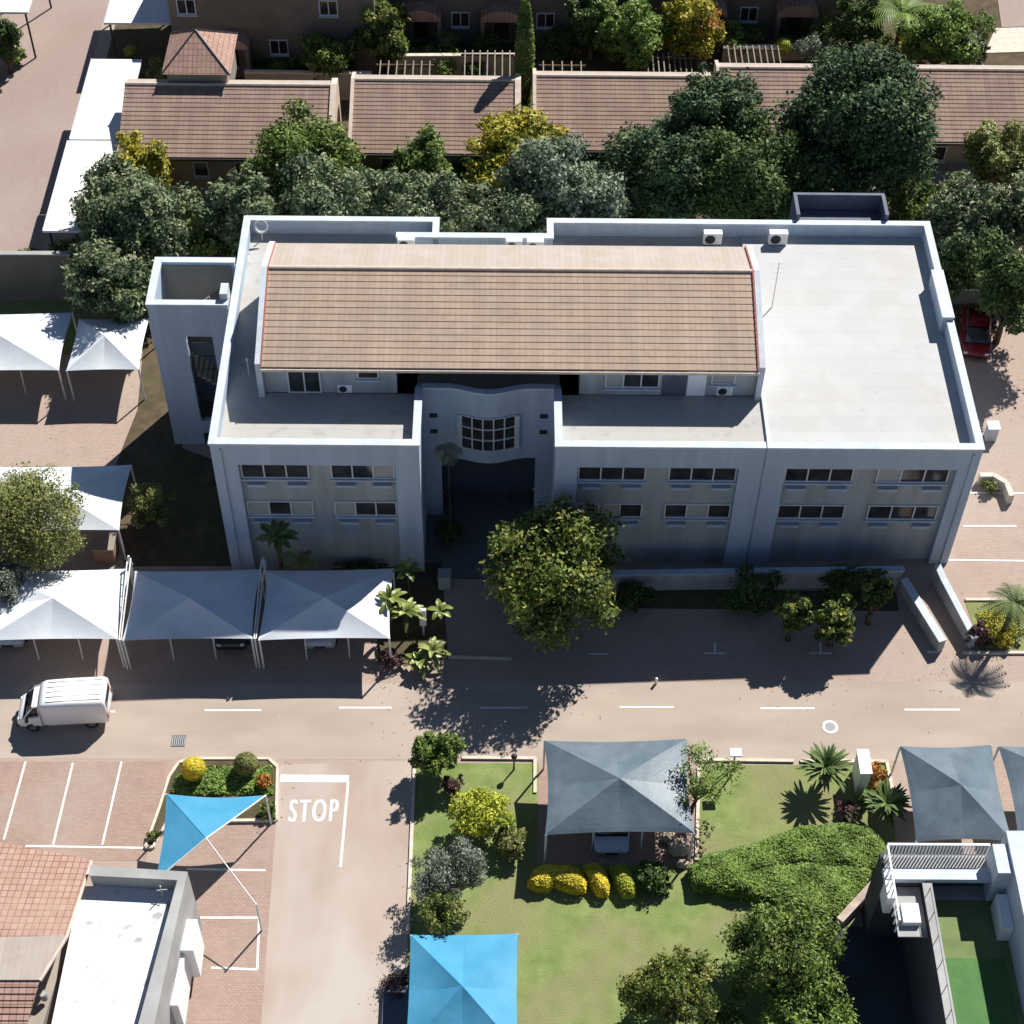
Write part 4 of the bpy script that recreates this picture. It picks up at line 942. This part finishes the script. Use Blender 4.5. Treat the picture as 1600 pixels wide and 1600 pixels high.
# van
p = G(108, 1132); t = thing('delivery_van', 'white high-roofed delivery van parked on the lane', 'van', (p.x-.2, p.y+.55, 0), R(3))
mb = MB(); loft(mb, [sec(-1.0, .86, .42, 1.98, .14, .05), sec(-.7, .90, .42, 2.12, .16, .06), sec(.5, .91, .42, 2.16, .16, .06), sec(2.15, .91, .42, 2.14, .16, .06), sec(2.3, .87, .46, 2.06, .14, .06)])
mb.build('body', M['vanpaint'], t, smooth=True, local=False)
mb = MB(); loft(mb, [sec(-2.28, .72, .38, .72, .1), sec(-2.15, .80, .34, .95, .1), sec(-1.9, .84, .34, 1.08, .1), sec(-1.1, .86, .34, 1.16, .1), sec(-.98, .86, .36, 1.2, .1)])
mb.build('bonnet', M['vanpaint'], t, smooth=True, local=False)
mb = MB(); loft(mb, [sec(-1.88, .78, 1.04, 1.12, .03), sec(-1.35, .75, 1.08, 1.72, .1, .12), sec(-1.0, .77, 1.1, 1.84, .1, .1)]); mb.build('cab_windows', M['glass'], t, smooth=True, local=False)
mb = MB(); loft(mb, [sec(-1.36, .66, 1.70, 1.77, .04), sec(-.98, .70, 1.80, 1.89, .04)])
for s_ in (-1, 1): mb.tube([(-1.85, s_*.76, 1.1), (-1.36, s_*.68, 1.74)], .04, 6); mb.tube([(-1.05, s_*.80, 1.1), (-1.05, s_*.74, 1.8)], .045, 6)
mb.build('cab_roof', M['vanpaint'], t, local=False)
for s_ in (-1, 1):
    MB().ball((-2.2, s_*.62, .82), (.08, .15, .1), 10, 6).build('headlight', M['frame'], t, smooth=True, local=False)
    MB().box(-1.75, -1.6, s_*1.0-.1, s_*1.0+.1, 1.1, 1.35).build('mirror', M['tyre'], t, bevel=.03, local=False)
    MB().box(2.3, 2.34, s_*.78-.06, s_*.78+.06, .8, 1.15).build('tail_light', M['redtrim'], t, local=False)
    MB().box(-1.0, -.985, s_*.875-.01, s_*.875+.01, .45, 1.8).build('door_seam', M['darkpole'], t, local=False)
MB().box(2.29, 2.325, -.62, .62, 1.35, 1.85).build('rear_window', M['glass'], t, local=False)
MB().box(-2.36, -2.26, -.75, .75, .34, .5).build('bumper', M['tyre'], t, bevel=.03, local=False)
mb = MB()
for yy in (-.6, -.3, 0, .3, .6): mb.box(-.6, 2.1, yy-.02, yy+.02, 2.15, 2.185)
mb.build('roof_ribs', M['vanpaint'], t, local=False)
wheels(t, -1.55, 1.4, .84, .32)

# ------------------------------------------------------------------ street bits
def post_sign(px, py, h, label, head, name='sign', cat='sign', m='darkpole', tx=0):
    p = G(px, py); t = thing(name, label, cat, p); MB().tube([p, p+Vector((tx, 0, h))], [.05, .035], 8).build('pole', M[m], t); top = p+Vector((tx, 0, h))
    head(t, top)
def post_head(t, top):
    MB().ball(top+Vector((0, 0, .12)), (.16, .16, .14), 12, 8).build('post_head', M['darkpole'], t, smooth=True); MB().tube([top-Vector((0, 0, .04)), top], .1, 10).build('collar', M['darkpole'], t)
def plate(t, top):
    MB().box(top.x-.3, top.x+.3, top.y-.24, top.y+.24, top.z, top.z+.08).build('post_head', M['signmat'], t, bevel=.02)  # sign plate added lying flat, so it reads pale from above
M['signmat'] = mat('pale_lilac_sign', (.55, .52, .68), rough=.5)
post_sign(803, 1203, 1.1, 'short black garden lamp post on the lawn corner', post_head, 'garden_lamp', 'lamp')
post_sign(1142, 1213, 2.1, 'thin dark sign post with pale plate laid flat at the road edge', plate, 'road_sign', 'lamp')
post_sign(812, 1325, .9, 'black garden lamp post beside the left yellow hedge', post_head, 'garden_lamp', 'lamp')
p = G(1025, 1068); t = thing('bollard', 'tiny white bollard at the edge of the office shadow', 'bollard', p); MB().tube([p, p+Vector((0, 0, .4))], .07, 10).build('post', M['white'], t); MB().ball(p+Vector((0, 0, .4)), .08, 10, 6).build('cap', M['white'], t)
p = G(662, 992); t = thing('pillar_sign', 'narrow white upright sign among the broad-leaved plants', 'sign', p)
MB().box(p.x-.17, p.x+.17, p.y-.1, p.y+.1, .9, 2.2).build('panel', M['white'], t, bevel=.02); mb = MB(); mb.tube([p, p+Vector((0, 0, .9))], .05, 8); mb.build('pole', M['pole'], t)
p = G(695, 915); t = thing('litter_bin', 'square grey bin in the shaded entrance court', 'bin', p)
MB().box(p.x-.33, p.x+.33, p.y-.3, p.y+.3, 0, 1.0).build('body', M['wallin'], t, bevel=.03); MB().box(p.x-.36, p.x+.36, p.y-.33, p.y+.33, 1.0, 1.08).build('lid', M['greywall'], t, bevel=.02)
p = G(1340, 1215); t = thing('pillar', 'square white gate pillar between the spiky palm and orange shrub', 'pillar', p)
MB().box(p.x-.25, p.x+.25, p.y-.9, p.y+.4, 0, 1.8).build('shaft', M['white'], t, bevel=.02); MB().box(p.x-.29, p.x+.29, p.y-.94, p.y+.44, 1.8, 1.87).build('cap', M['white'], t)
p = G(1297, 1136); t = thing('manhole_cover', 'round manhole cover with a pale painted ring', 'manhole', (p.x, p.y, 0))
mb = MB(); 
for k in range(28):
    a0 = 2*math.pi*k/28; a1 = 2*math.pi*(k+1)/28
    mb.add([(p.x+r_*math.cos(a_), p.y+r_*math.sin(a_), .022) for r_, a_ in ((.26, a0), (.4, a0), (.4, a1), (.26, a1))], [(0, 1, 2, 3)])
mb.build('ring', M['paint'], t); MB().tube([(p.x, p.y, 0), (p.x, p.y, .02)], .26, 24).build('cover', M['greywall'], t)
p = G(279, 1158); t = thing('drain_grate', 'small square grey drain grate in the lane', 'drain', (p.x, p.y, 0))
mb = MB()
for i in range(7): mb.box(p.x-.32+i*.1, p.x-.27+i*.1, p.y-.3, p.y+.3, .005, .022)
mb.build('bars', M['greywall'], t); MB().box(p.x-.35, p.x+.35, p.y-.33, p.y+.33, 0, .0175).build('frame', M['darkpole'], t)
for i, (px, py, s_, lb) in enumerate(((1062, 1330, .75, 'largest pale boulder beside the grey carport corner'), (1045, 1312, .5, 'small boulder above the largest one'), (1066, 1352, .4, 'small boulder between the hedges, below the largest one'))):
    p = G(px, py); t = thing('boulder', lb, 'rock', p, group='boulders by the carport'); MB().ball((p.x, p.y, s_*.45), (s_*.8, s_*.6, s_*.6), 9, 7, jit=.14, seed=i).build('rock', M['rock'], t)
t = thing('masonry_pier', 'brown brick pier behind the sunlit carport and olive tree', 'pier', G(167, 880))
p = G(167, 880); MB().box(p.x-.6, p.x+.5, p.y, p.y+1.2, 0, 1.1).build('pier', brick_mat('pier_brick', (.26, .15, .1), (.3, .18, .12), (.2, .17, .14), axis='xz'), t)
MB().box(p.x-.65, p.x+.55, p.y-.05, p.y+1.25, 1.1, 1.18).build('coping', M['tan2'], t)
t = thing('screen_wall', 'dark screen wall left of the blue carport', 'wall', G(620, 1600))
a = G(600, 1545); mb = MB(); mb.box(a.x, a.x+1.1, 28, a.y, 0, .35); mb.build('wall', M['bluedark'], t)

# ------------------------------------------------------------------ trees
D = 'trees behind the office'
tree(205, 350, 4.3, 3.6, 3.6, 'grey', 'grey-green bushy tree at the rear of the stair tower', n=26000, k=44, group=D)
tree(212, 272, 3.5, 2.0, 2.6, 'yellow', 'yellow-green tree by the flat white carport', n=7000, group=D)
tree(378, 335, 4.2, 2.5, 3.2, 'grey', 'grey-green tree touching the office rear left corner', n=10000, group=D)
tree(478, 245, 4.6, 3.9, 3.0, 'mid', 'wide fresh green tree overlapping the first tiled roof', n=14000, k=32, group=D)
tree(515, 318, 4.6, 3.2, 2.6, 'grey', 'grey-green tree behind the rear left parapet', n=11000, group=D)
tree(662, 268, 4.2, 2.0, 2.8, 'mid', 'green pointed tree left of the yellow tree', n=7000, group=D)
tree(655, 325, 4.2, 2.8, 2.5, 'grey', 'grey-green tree behind the low rear parapet, left part', n=9000, group=D)
tree(808, 235, 4.2, 3.4, 2.2, 'yellow', 'yellow flowering-looking tree below the cypress gap', n=11000, group=D)
tree(872, 280, 4.8, 3.2, 2.6, 'blue', 'blue-grey tree right of the yellow tree', n=12000, k=30, group=D)
tree(795, 335, 4.0, 2.9, 2.2, 'grey', 'grey-green tree at the notch of the rear wall', n=9000, group=D)
tree(935, 320, 4.2, 2.0, 2.4, 'blue', 'small blue-grey tree behind the tiled ridge', n=7000, group=D)
tree(1110, 195, 5.5, 3.2, 3.6, 'deep', 'dark pointed tree left of the biggest dark tree', n=20000, k=40, group=D)
tree(1040, 265, 4.5, 3.4, 3.6, 'deep', 'dark green tree behind the rear right parapet', n=20000, k=40, group=D)
tree(1155, 280, 4.8, 3.7, 3.8, 'dark', 'deep green tree with yellowish tips left of rear box', n=24000, k=44, group=D)
tree(1343, 205, 6.0, 4.6, 4.9, 'deep', 'tallest dark evergreen tree above the rear blue box', n=44000, k=70, group=D, leaf=.21)
tree(1560, 245, 3.6, 2.1, 2.4, 'olive', 'olive-brown tree in front of the right tiled house', n=8000, group=D)
tree(1508, 345, 3.8, 2.5, 2.6, 'grey', 'round grey-green shrub tree right of the office corner', n=10000, group=D)
tree(1590, 345, 3.8, 2.0, 2.8, 'grey', 'grey-green tree cut by the right photo edge', n=8000, group=D)
tree(1530, 415, 2.4, 2.7, 2.0, 'dark', 'dark low tree above the right boundary wall', n=8000, group=D)
tree(1585, 440, 4.6, 3.0, 2.6, 'dark', 'dark tree overhanging the red car and right boundary wall', n=11000, group=D)
tree(178, 428, 3.8, 2.9, 2.5, 'grey', 'grey-green tree between the boundary wall and the narrow white carport', n=11000, group=D)
tree(215, 455, 3.2, 1.7, 2.0, 'dark', 'dark slim tree between the stair tower and rear garden', n=4500, group=D)
tree(300, 395, 2.5, 1.4, 2.0, 'mid', 'small green tree just above the stair tower top', n=4500, group=D)
rx_ = random.Random(77)
for i, (px, py, st, lb) in enumerate(((330, 395, 'dark', 'dark undergrowth shrub right of the stair tower top'), (420, 300, 'mid', 'green undergrowth between the leftmost grey-green trees'), (590, 300, 'dark', 'dark undergrowth behind the rear left parapet'), (720, 310, 'dark', 'dark undergrowth left of the rear wall notch'), (735, 255, 'dark', 'dark undergrowth under the yellow tree'), (860, 335, 'grey', 'grey-green undergrowth right of the rear wall notch'), (985, 320, 'dark', 'dark undergrowth behind the middle of the tiled ridge'), (1235, 300, 'deep', 'dark undergrowth left of the rear blue box'), (1420, 305, 'dark', 'dark undergrowth right of the rear blue box'), (1450, 330, 'mid', 'green undergrowth at the office rear right corner'), (1240, 225, 'deep', 'dark undergrowth between the two largest dark trees'), (130, 400, 'dark', 'dark undergrowth above the left boundary wall'), (1460, 400, 'dark', 'dark undergrowth beside the rear right parapet'), (955, 270, 'deep', 'dark undergrowth left of the dark tree group'))):
    bush(px, py, 1.7, 2.2, 1.7, st, lb, n=6500, leaf=.18, k=16, group='undergrowth behind the office')
frond_plant(290, 300, 0, 2.2, 16, 1.1, 'palm', 'small palm against the shaded wall of the leftmost house', droop=1.1)
Y = 'garden trees behind the townhouses'
tree(594, 48, 3.2, 2.6, 2.7, 'front', 'round leafy tree with yellow tips behind second house', n=9000, group=Y)
tree(508, 92, 2.7, 2.0, 1.9, 'mid', 'green shrub tree left of the pergolas', n=5000, group=Y)
tree(985, 45, 3.2, 2.8, 2.7, 'fresh', 'green tree left of the orange-leaved tree', n=9000, group=Y)
tree(1080, 42, 3.2, 2.6, 2.8, 'yellow', 'tree with orange and yellow leaves behind third house', n=7000, group=Y)
bush(1100, 35, 4.2, 1.3, 1.2, 'orange', 'orange-leaved climbing growth in the top garden', n=1500)
tree(925, 25, 3.5, 1.9, 2.5, 'dark', 'dark tree right of the cypress by the shaded house', n=6000, group=Y)
tree(1340, 30, 3.0, 1.8, 2.4, 'dark', 'dark tree left of the top right palm', n=5000, group=Y)
tree(1470, 55, 2.8, 2.7, 2.3, 'fresh', 'spreading green tree at the top right garden', n=9000, group=Y)
tree(1515, 80, 1.8, 1.5, 1.4, 'grey', 'grey-green shrub tree at right end of the long pergola', n=4000, group=Y)
bush(415, 95, 1.0, 1.4, 1.0, 'dark', 'dark shrub beside the turret'); bush(250, 110, 1.2, .9, 1.1, 'olive', 'olive shrub left of the turret')
bush(690, 100, 1.2, 1.6, 1.1, 'mid', 'green shrub between two pergolas'); bush(1265, 75, 1.3, 1.2, 1.3, 'silver', 'silvery shrub right of the lime ball')
bush(1225, 72, 1.0, .7, .6, 'lime', 'lime green ball shrub in the top garden', ball=True, n=1600, leaf=.1)
bush(203, 80, .7, .48, .38, 'lime', 'small lime ball shrub between the white carport roofs', ball=True, n=1200, leaf=.09)
frond_plant(455, 70, 0, 3.4, 14, 2.0, 'palm', 'broad-fronded palm behind the turret', droop=1.0); frond_plant(505, 60, 0, 2.6, 12, 1.6, 'silver', 'pale palm beside the beige house', droop=1.0)
frond_plant(1395, 90, 0, 3.6, 20, 3.0, 'fresh', 'big bright palm in the top right garden', droop=1.0)
for i, (px, py, r_, st, lb) in enumerate(((395, 60, .8, 'mid', 'green shrub beside the arched porch'), (435, 105, 1.0, 'fresh', 'bright green shrub left of the second house'), (480, 110, .9, 'dark', 'dark shrub left of the second house gable'), (560, 85, .9, 'mid', 'green shrub at the left end of the pergolas'), (620, 100, .8, 'olive', 'olive shrub under the first pergola'), (740, 110, .8, 'dark', 'dark shrub under the pergola by the cypress'), (960, 75, 1.2, 'mid', 'green shrub right of the cream pillars'), (930, 60, .9, 'grey', 'grey-green shrub by the cream pillars'), (1150, 75, .9, 'fresh', 'bright shrub between two right pergolas'), (1180, 60, 1.0, 'dark', 'dark shrub by the shaded right house'), (1310, 80, 1.2, 'dark', 'dark shrub left of the long pergola'), (1440, 85, 1.1, 'fresh', 'bright shrub on the long pergola'), (1420, 60, 1.0, 'yellow', 'yellowish shrub under the top right palm'), (1530, 40, 1.2, 'mid', 'green shrub by the top right paved drive'), (460, 95, 1.3, 'fresh', 'leafy shrub under the broad-fronded palm'), (545, 95, 1.2, 'mid', 'leafy shrub at the second house gable'), (655, 95, 1.1, 'mid', 'leafy shrub in front of the middle garden wall'), (760, 70, 1.1, 'dark', 'dark shrub left of the cypress base'), (700, 65, 1.0, 'olive', 'olive shrub by the shaded porches'), (875, 70, 1.4, 'dark', 'dark shrub right of the cypress'), (1130, 55, 1.3, 'fresh', 'bright shrub right of the yellow-orange tree'), (1290, 55, 1.3, 'mid', 'green shrub by the white-topped garden wall'), (1375, 70, 1.3, 'mid', 'green shrub at the big palm base'), (395, 85, 1.1, 'fresh', 'bright shrub right of the turret'))):
    bush(px, py, .9, r_*1.25, r_, st, lb, n=2600, group='shrubs in the townhouse gardens')
# cypress
c = G(826, 190, 0); c = Vector((1.35, 97.4, 0)); t = thing('cypress', 'tall narrow cypress between the second and third tiled houses', 'tree', c)
rs = np.random.RandomState(3); n = 9000; zz = rs.rand(n)**.8*9.5; rr = .62*np.sin(np.pi*np.clip((zz+.8)/11, 0, 1))**.7*(.75+.35*rs.rand(n)); th = rs.rand(n)*2*np.pi
P_ = np.stack([c.x+rr*np.cos(th), c.y+rr*np.sin(th), zz+.2], 1); Q_ = np.stack([np.cos(th), np.sin(th), .8+0*th], 1)
leaf_mesh('crown', P_, Q_, .16, M['Lmid'], 3, t); MB().tube([c, c+Vector((0, 0, 9))], [.14, .02], 8).build('trunk', M['bark'], t)
# far left trees
tree(5, 65, 2.6, 1.3, 2.6, 'dark', 'dark tree at the top left edge of the street', n=4000)
bush(25, 88, .7, .9, .6, 'fresh', 'low green shrub on the left street verge')
bush(46, 398, .6, .9, .5, 'mid', 'low shrub against the left boundary wall')
# front
tree(864, 885, 4.6, 4.0, 3.5, 'front', 'big leafy tree in front of the office entrance', n=17000, k=46, leaf=.24, tr=.2)
tree(45, 815, 4.2, 3.2, 3.2, 'olive', 'fine-leaved olive-green tree hiding a white carport, left edge', n=26000, k=44, leaf=.13)
tree(0, 905, 3.2, 1.6, 1.3, 'silver', 'silvery branch-heavy tree over the sunlit carport, left edge', n=7000, leaf=.12)
tree(232, 788, 1.9, 1.35, 1.6, 'olive', 'loose light green shrub tree in the dark side bed', n=4500, leaf=.13, clear=True)
tree(1240, 958, 2.25, 1.0, 1.2, 'front', 'left of three half-sunlit shrubs by the office', n=2600, group='shrubs at the office foot', clear=True)
tree(1308, 968, 2.25, 1.25, 1.3, 'front', 'middle and brightest of three shrubs by the office', n=4200, group='shrubs at the office foot')
tree(1368, 932, 2.25, .8, 1.1, 'front', 'right of three half-sunlit shrubs by the office', n=2200, group='shrubs at the office foot', clear=True)
bush(1180, 925, 1.2, 1.8, 1.3, 'dark', 'dark shaded shrub below the recessed joint', n=4000); bush(1330, 905, .9, 2.4, 1.0, 'dark', 'dark hedge-like shrub in the planter', n=5000, ry=.9); bush(990, 930, .8, 1.2, .7, 'dark', 'dark shrub right of the big tree')
bush(560, 890, .6, 1.8, .5, 'dark', 'dark low planting at the office foot behind carport', ry=.6)
frond_plant(0, 0, 0, 3.9, 14, 1.2, 'palm', 'shaded palm against the left office facade', leaflets=False, wid=.2, pos=(-11.7, 57.2, 0))
frond_plant(0, 0, 0, 2.2, 14, 1.1, 'olive', 'lower fan palm at the left office facade', leaflets=True, pos=(-10.6, 56.9, 0))
frond_plant(0, 0, 0, 7.2, 26, .85, 'silver', 'tall slim palm with sunlit head in the dark entrance court', pos=(-2.75, 59.9, 0), droop=1.1, trunk=.035, wid=.4)
bush(700, 830, .6, 1.0, .6, 'dark', 'dark low shrub beside the entrance court wall')
# broad-leaved plants by the driveway
for px, py, hh, nn, LL, lb in ((612, 985, 2.6, 7, 1.3, 'tallest broad-leaved plant leaning over the carport edge'), (636, 995, 2.0, 9, 1.25, 'broad-leaved plant left of the white upright sign'), (676, 1035, .9, 11, 1.3, 'low broad-leaved plant right of the white upright sign'), (655, 1045, .6, 10, 1.1, 'lowest broad-leaved plant at the lane edge'), (688, 985, 1.7, 6, .9, 'slim broad-leaved plant behind the sign'), (640, 940, 2.6, 8, 1.1, 'broad-leaved plant farthest up the strip by the court')):
    frond_plant(px, py, 0, hh, int(nn*1.7), LL*.85, 'strel', lb, cat='plant', name='broad_leaved_plant', leaflets=False, wid=.15, droop=1.0, up=1.45, trunk=.06, group='broad-leaved plants by the entrance')
bush(610, 1030, .5, .7, .6, 'purple', 'dark reddish low plant at the strip end', n=900)
# lawn
tree(680, 1180, 1.7, 1.3, 1.5, 'mid', 'bushy green tree at the lawn corner by the driveway', n=7000, leaf=.16, k=22); bush(705, 1228, .7, .6, .6, 'purple', 'small purple shrub at the lawn corner tree', n=1500)
bush(750, 1272, 1.4, 1.55, 1.2, 'lime', 'large yellow-green shrub on the lawn', n=9000, k=22); bush(795, 1315, .8, 1.0, .8, 'olive', 'olive shrub between yellow shrub and yellow hedge', n=3500)
tree(705, 1372, 2.0, 1.75, 1.7, 'silver', 'feathery grey-green tree above the blue carport', n=9000, leaf=.11, clear=True, bark='palebark')
tree(690, 1425, 2.8, 1.1, .8, 'front', 'sparse branchy tree at the corner of the blue carport', n=1600, leaf=.13, clear=True)
tree(1100, 1212, 2.9, 1.7, 1.7, 'fresh', 'airy light green tree with bent trunk beside grey carport', n=1900, leaf=.13, clear=True, k=18, bark='bark', shift=(-.4, -.3), tr=.11)
tree(1050, 1545, 2.2, 2.0, 1.9, 'front', 'leafy tree at the bottom, left of the larger one', n=9000, k=34, leaf=.15, clear=True)
tree(1225, 1490, 2.6, 2.7, 2.3, 'mid', 'large tree at the bottom beside the shaded ground', clear=True, n=16000, k=44, leaf=.16)
tree(1265, 1590, 2.0, 2.2, 1.7, 'fresh', 'bright green shrub tree at the bottom edge', n=9000, leaf=.15)
bush(1130, 1600, 1.0, 1.6, 1.0, 'mid', 'green shrub between the two bottom trees', n=4500)
# clipped yellow hedges
def hedge(pts, h, style, label, leaf=.09, dens=420, lump=.05, cat='hedge', group=None, dome=.6, inset=.3):
    """clipped hedge over a ground outline (photo points); rounded top"""
    SEED[0] += 7; rs = np.random.RandomState(SEED[0]); poly = [G(x, y, h*.7) for x, y in pts]; c = sum(poly, Vector((0, 0, 0)))/len(poly)
    t = thing('clipped_hedge' if cat == 'hedge' else 'ground_cover', label, cat, (c.x, c.y, 0), group=group)
    pa = np.array([(p.x, p.y) for p in poly]); x0, y0 = pa.min(0); x1, y1 = pa.max(0)
    n = int((x1-x0)*(y1-y0)*dens*2.2); q = np.stack([rs.uniform(x0, x1, n), rs.uniform(y0, y1, n)], 1)
    ins = np.zeros(n, bool); dist = np.full(n, 9.)
    for i in range(len(pa)):
        a = pa[i]; b = pa[(i+1) % len(pa)]; ab = b-a; tt = np.clip(((q-a)@ab)/(ab@ab), 0, 1); dist = np.minimum(dist, np.linalg.norm(q-(a+tt[:, None]*ab), axis=1))
        cond = ((a[1] > q[:, 1]) != (b[1] > q[:, 1])) & (q[:, 0] < (b[0]-a[0])*(q[:, 1]-a[1])/(b[1]-a[1]+1e-9)+a[0]); ins ^= cond
    q = q[ins]; dist = dist[ins]; k = np.clip(dist/dome, 0, 1); prof = np.sqrt(1-(1-k)**2)
    z = h*(.45+.55*prof)*(1+lump*np.sin(q[:, 0]*3.1+1)*np.cos(q[:, 1]*2.7))
    P1 = np.stack([q[:, 0], q[:, 1], z-.06*rs.rand(len(q))], 1); Q1 = np.stack([0*z, 0*z, 2+0*z], 1)
    # sides
    Ps = [P1]; Qs = [Q1]
    for i in range(len(pa)):
        a = pa[i]; b = pa[(i+1) % len(pa)]; L = np.linalg.norm(b-a); m_ = int(L*h*dens*.8)+1; s_ = rs.rand(m_)[:, None]; e_ = a+(b-a)*s_; cc = np.array([c.x, c.y]); nn = e_-cc; nn /= np.linalg.norm(nn, axis=1, keepdims=True)
        zz = rs.rand(m_)*h*.55+.03; Ps.append(np.column_stack([e_-nn*.05*rs.rand(m_)[:, None], zz])); Qs.append(np.column_stack([nn*2, .5+0*zz]))
    P_ = np.concatenate(Ps); Q_ = np.concatenate(Qs)
    leaf_mesh('foliage', P_, Q_, leaf, M['L'+style], SEED[0], t, aspect=.7)
    mb = MB(); sh = [(c.x+(p.x-c.x)*.9, c.y+(p.y-c.y)*.9, 0) for p in poly]; mb.prism(sh, (0, 0, h*.35)); sh2 = [(c.x+(p[0]-c.x)*.7, c.y+(p[1]-c.y)*.7, h*.35) for p in sh]; mb.prism(sh2, (0, 0, h*.2))
    mb.build('core', M['L'+style][2], t)
    return t
gq = 'clipped yellow hedges by the grey carport'
hedge([(824, 1377), (832, 1358), (850, 1350), (890, 1349), (905, 1356), (917, 1375), (916, 1388), (900, 1390), (880, 1384), (866, 1378), (855, 1386), (836, 1386)], .95, 'gold', 'widest and leftmost clipped golden hedge', group=gq)
hedge([(909, 1352), (932, 1347), (946, 1360), (953, 1380), (951, 1394), (935, 1394), (922, 1375)], .95, 'gold', 'middle clipped golden hedge of three', group=gq)
hedge([(951, 1352), (975, 1348), (986, 1362), (994, 1384), (992, 1395), (976, 1396), (962, 1378)], .95, 'lime', 'right, greenest clipped golden hedge', group=gq)
bush(1022, 1370, .7, .95, .8, 'dark', 'dark green bush right of the golden hedges', n=3500)
hedge([(1075, 1352), (1105, 1333), (1160, 1322), (1215, 1303), (1250, 1290), (1310, 1285), (1360, 1290), (1385, 1318), (1395, 1350), (1340, 1362), (1240, 1352), (1180, 1368), (1130, 1388), (1085, 1385)], 1.0, 'fresh', 'big rolling green hedge in front of the terrace building', leaf=.12, dens=330, lump=.16)
hedge([(1140, 1362), (1210, 1345), (1300, 1345), (1368, 1352), (1350, 1385), (1312, 1428), (1262, 1428), (1190, 1402), (1120, 1392)], .9, 'fresh', 'lower green hedge sloping towards the stone wall', leaf=.12, dens=330, lump=.16)
# planter plants
bush(302, 1201, .8, .62, .6, 'gold', 'golden clipped ball in the planting island', ball=True, n=3000, leaf=.08); bush(384, 1194, .8, .62, .6, 'olive', 'olive green clipped ball in the planting island', ball=True, n=3000, leaf=.08)
hedge([(272, 1215), (300, 1195), (425, 1195), (426, 1240), (268, 1240)], .35, 'fresh', 'low mixed green planting in the island', cat='ground cover', leaf=.14, dens=90, lump=.3)
bush(412, 1222, .5, .45, .45, 'orange', 'rust coloured shrub in the planting island', n=900); bush(418, 1265, .4, .5, .4, 'mid', 'green shrub under the sail corner', n=900); bush(240, 1305, .25, .35, .25, 'olive', 'thin planting at the island tail', n=500)
# right side plants
frond_plant(1283, 1225, 0, 1.3, 95, 1.4, 'palm', 'spiky round palm left of the white gate pillar', leaflets=False, wid=.085, droop=.6, up=1.5)
frond_plant(1380, 1275, 0, 1.0, 80, 1.25, 'palm', 'spiky palm between the hedge and grey carport', leaflets=False, wid=.085, droop=.5, up=1.3)
bush(1368, 1208, .7, .6, .6, 'orange', 'orange shrub behind the white gate pillar', n=1800); bush(1325, 1268, .4, .7, .4, 'purple', 'purple low shrub by the gate pillar', n=1200); bush(1352, 1245, .5, .5, .5, 'fresh', 'light green shrub right of the gate pillar', n=1200); bush(1372, 1232, .5, .35, .4, 'orange', 'small rust shrub above the spiky palm', n=700)
frond_plant(1562, 1000, 0, 3.2, 16, 1.7, 'palm', 'leaning palm right of the ramp walls', leaflets=True, droop=1.3)
bush(1560, 980, .6, 1.4, .6, 'yellow', 'yellowish ground shrub below the right palm', n=3000); bush(1530, 990, .6, .8, .6, 'purple', 'reddish shrub at the ramp wall end', n=1500); bush(1545, 760, .4, .5, .4, 'olive', 'small shrub inside the curved planter wall', n=800)
bush(620, 1535, .3, .9, .25, 'purple', 'dry brown plant spilling beside the blue carport', n=1200, leaf=.1)

# fallen leaves
rs = np.random.RandomState(4); Pl = []
for px, py, r_, k_ in ((830, 1000, 5, 500), (690, 1230, 3, 300), (640, 1060, 3, 260), (1270, 1000, 5, 300), (120, 860, 5, 300), (1510, 1040, 3, 150), (615, 1560, 1.2, 200), (1085, 1320, 2.5, 120), (420, 1240, 2, 100), (180, 680, 6, 300), (1560, 600, 4, 200)):
    c = G(px, py); k_ //= 2; d = rs.normal(0, r_*.5, (k_, 2)); Pl.append(np.column_stack([c.x+d[:, 0], c.y+d[:, 1], np.full(k_, .035)]))
Pl = np.concatenate(Pl); o = leaf_mesh('leaf_litter', Pl, np.column_stack([0*Pl[:, :2], 3+0*Pl[:, 2]]), .07, M['Lolive'], 5, None); tag(o, 'scattered dry leaves on the paving', 'leaf litter', kind='stuff')
# ------------------------------------------------------------------ lay everything on the sloping site
ABS = ('office_building', 'stair_tower', 'air_conditioner', 'satellite_dish', 'antenna_mast', 'vent_pipe', 'roof_vent', 'townhouse', 'turret', 'rear_house', 'pergola', 'garden_wall', 'flat_carport', 'boundary_wall', 'tiled_house', 'flat_roofed_building', 'terrace_building', 'camera', 'sun')
def shear(o, Mw):
    if o.type == 'MESH' and len(o.data.vertices):
        n = len(o.data.vertices); v = np.empty(n*3, np.float32); o.data.vertices.foreach_get('co', v); v = v.reshape(-1, 3)
        v[:, 2] += KS*(Mw[0][0]*v[:, 0]+Mw[0][1]*v[:, 1]); o.data.vertices.foreach_set('co', v.ravel()); o.data.update()
    for ch in o.children: shear(ch, Mw)
bpy.context.view_layer.update()
for o in list(C.objects):
    if o.parent or o.name.split('.')[0] in ABS: continue
    Mw = o.matrix_world.copy(); shear(o, Mw); o.location.z += KS*(o.location.x-9)
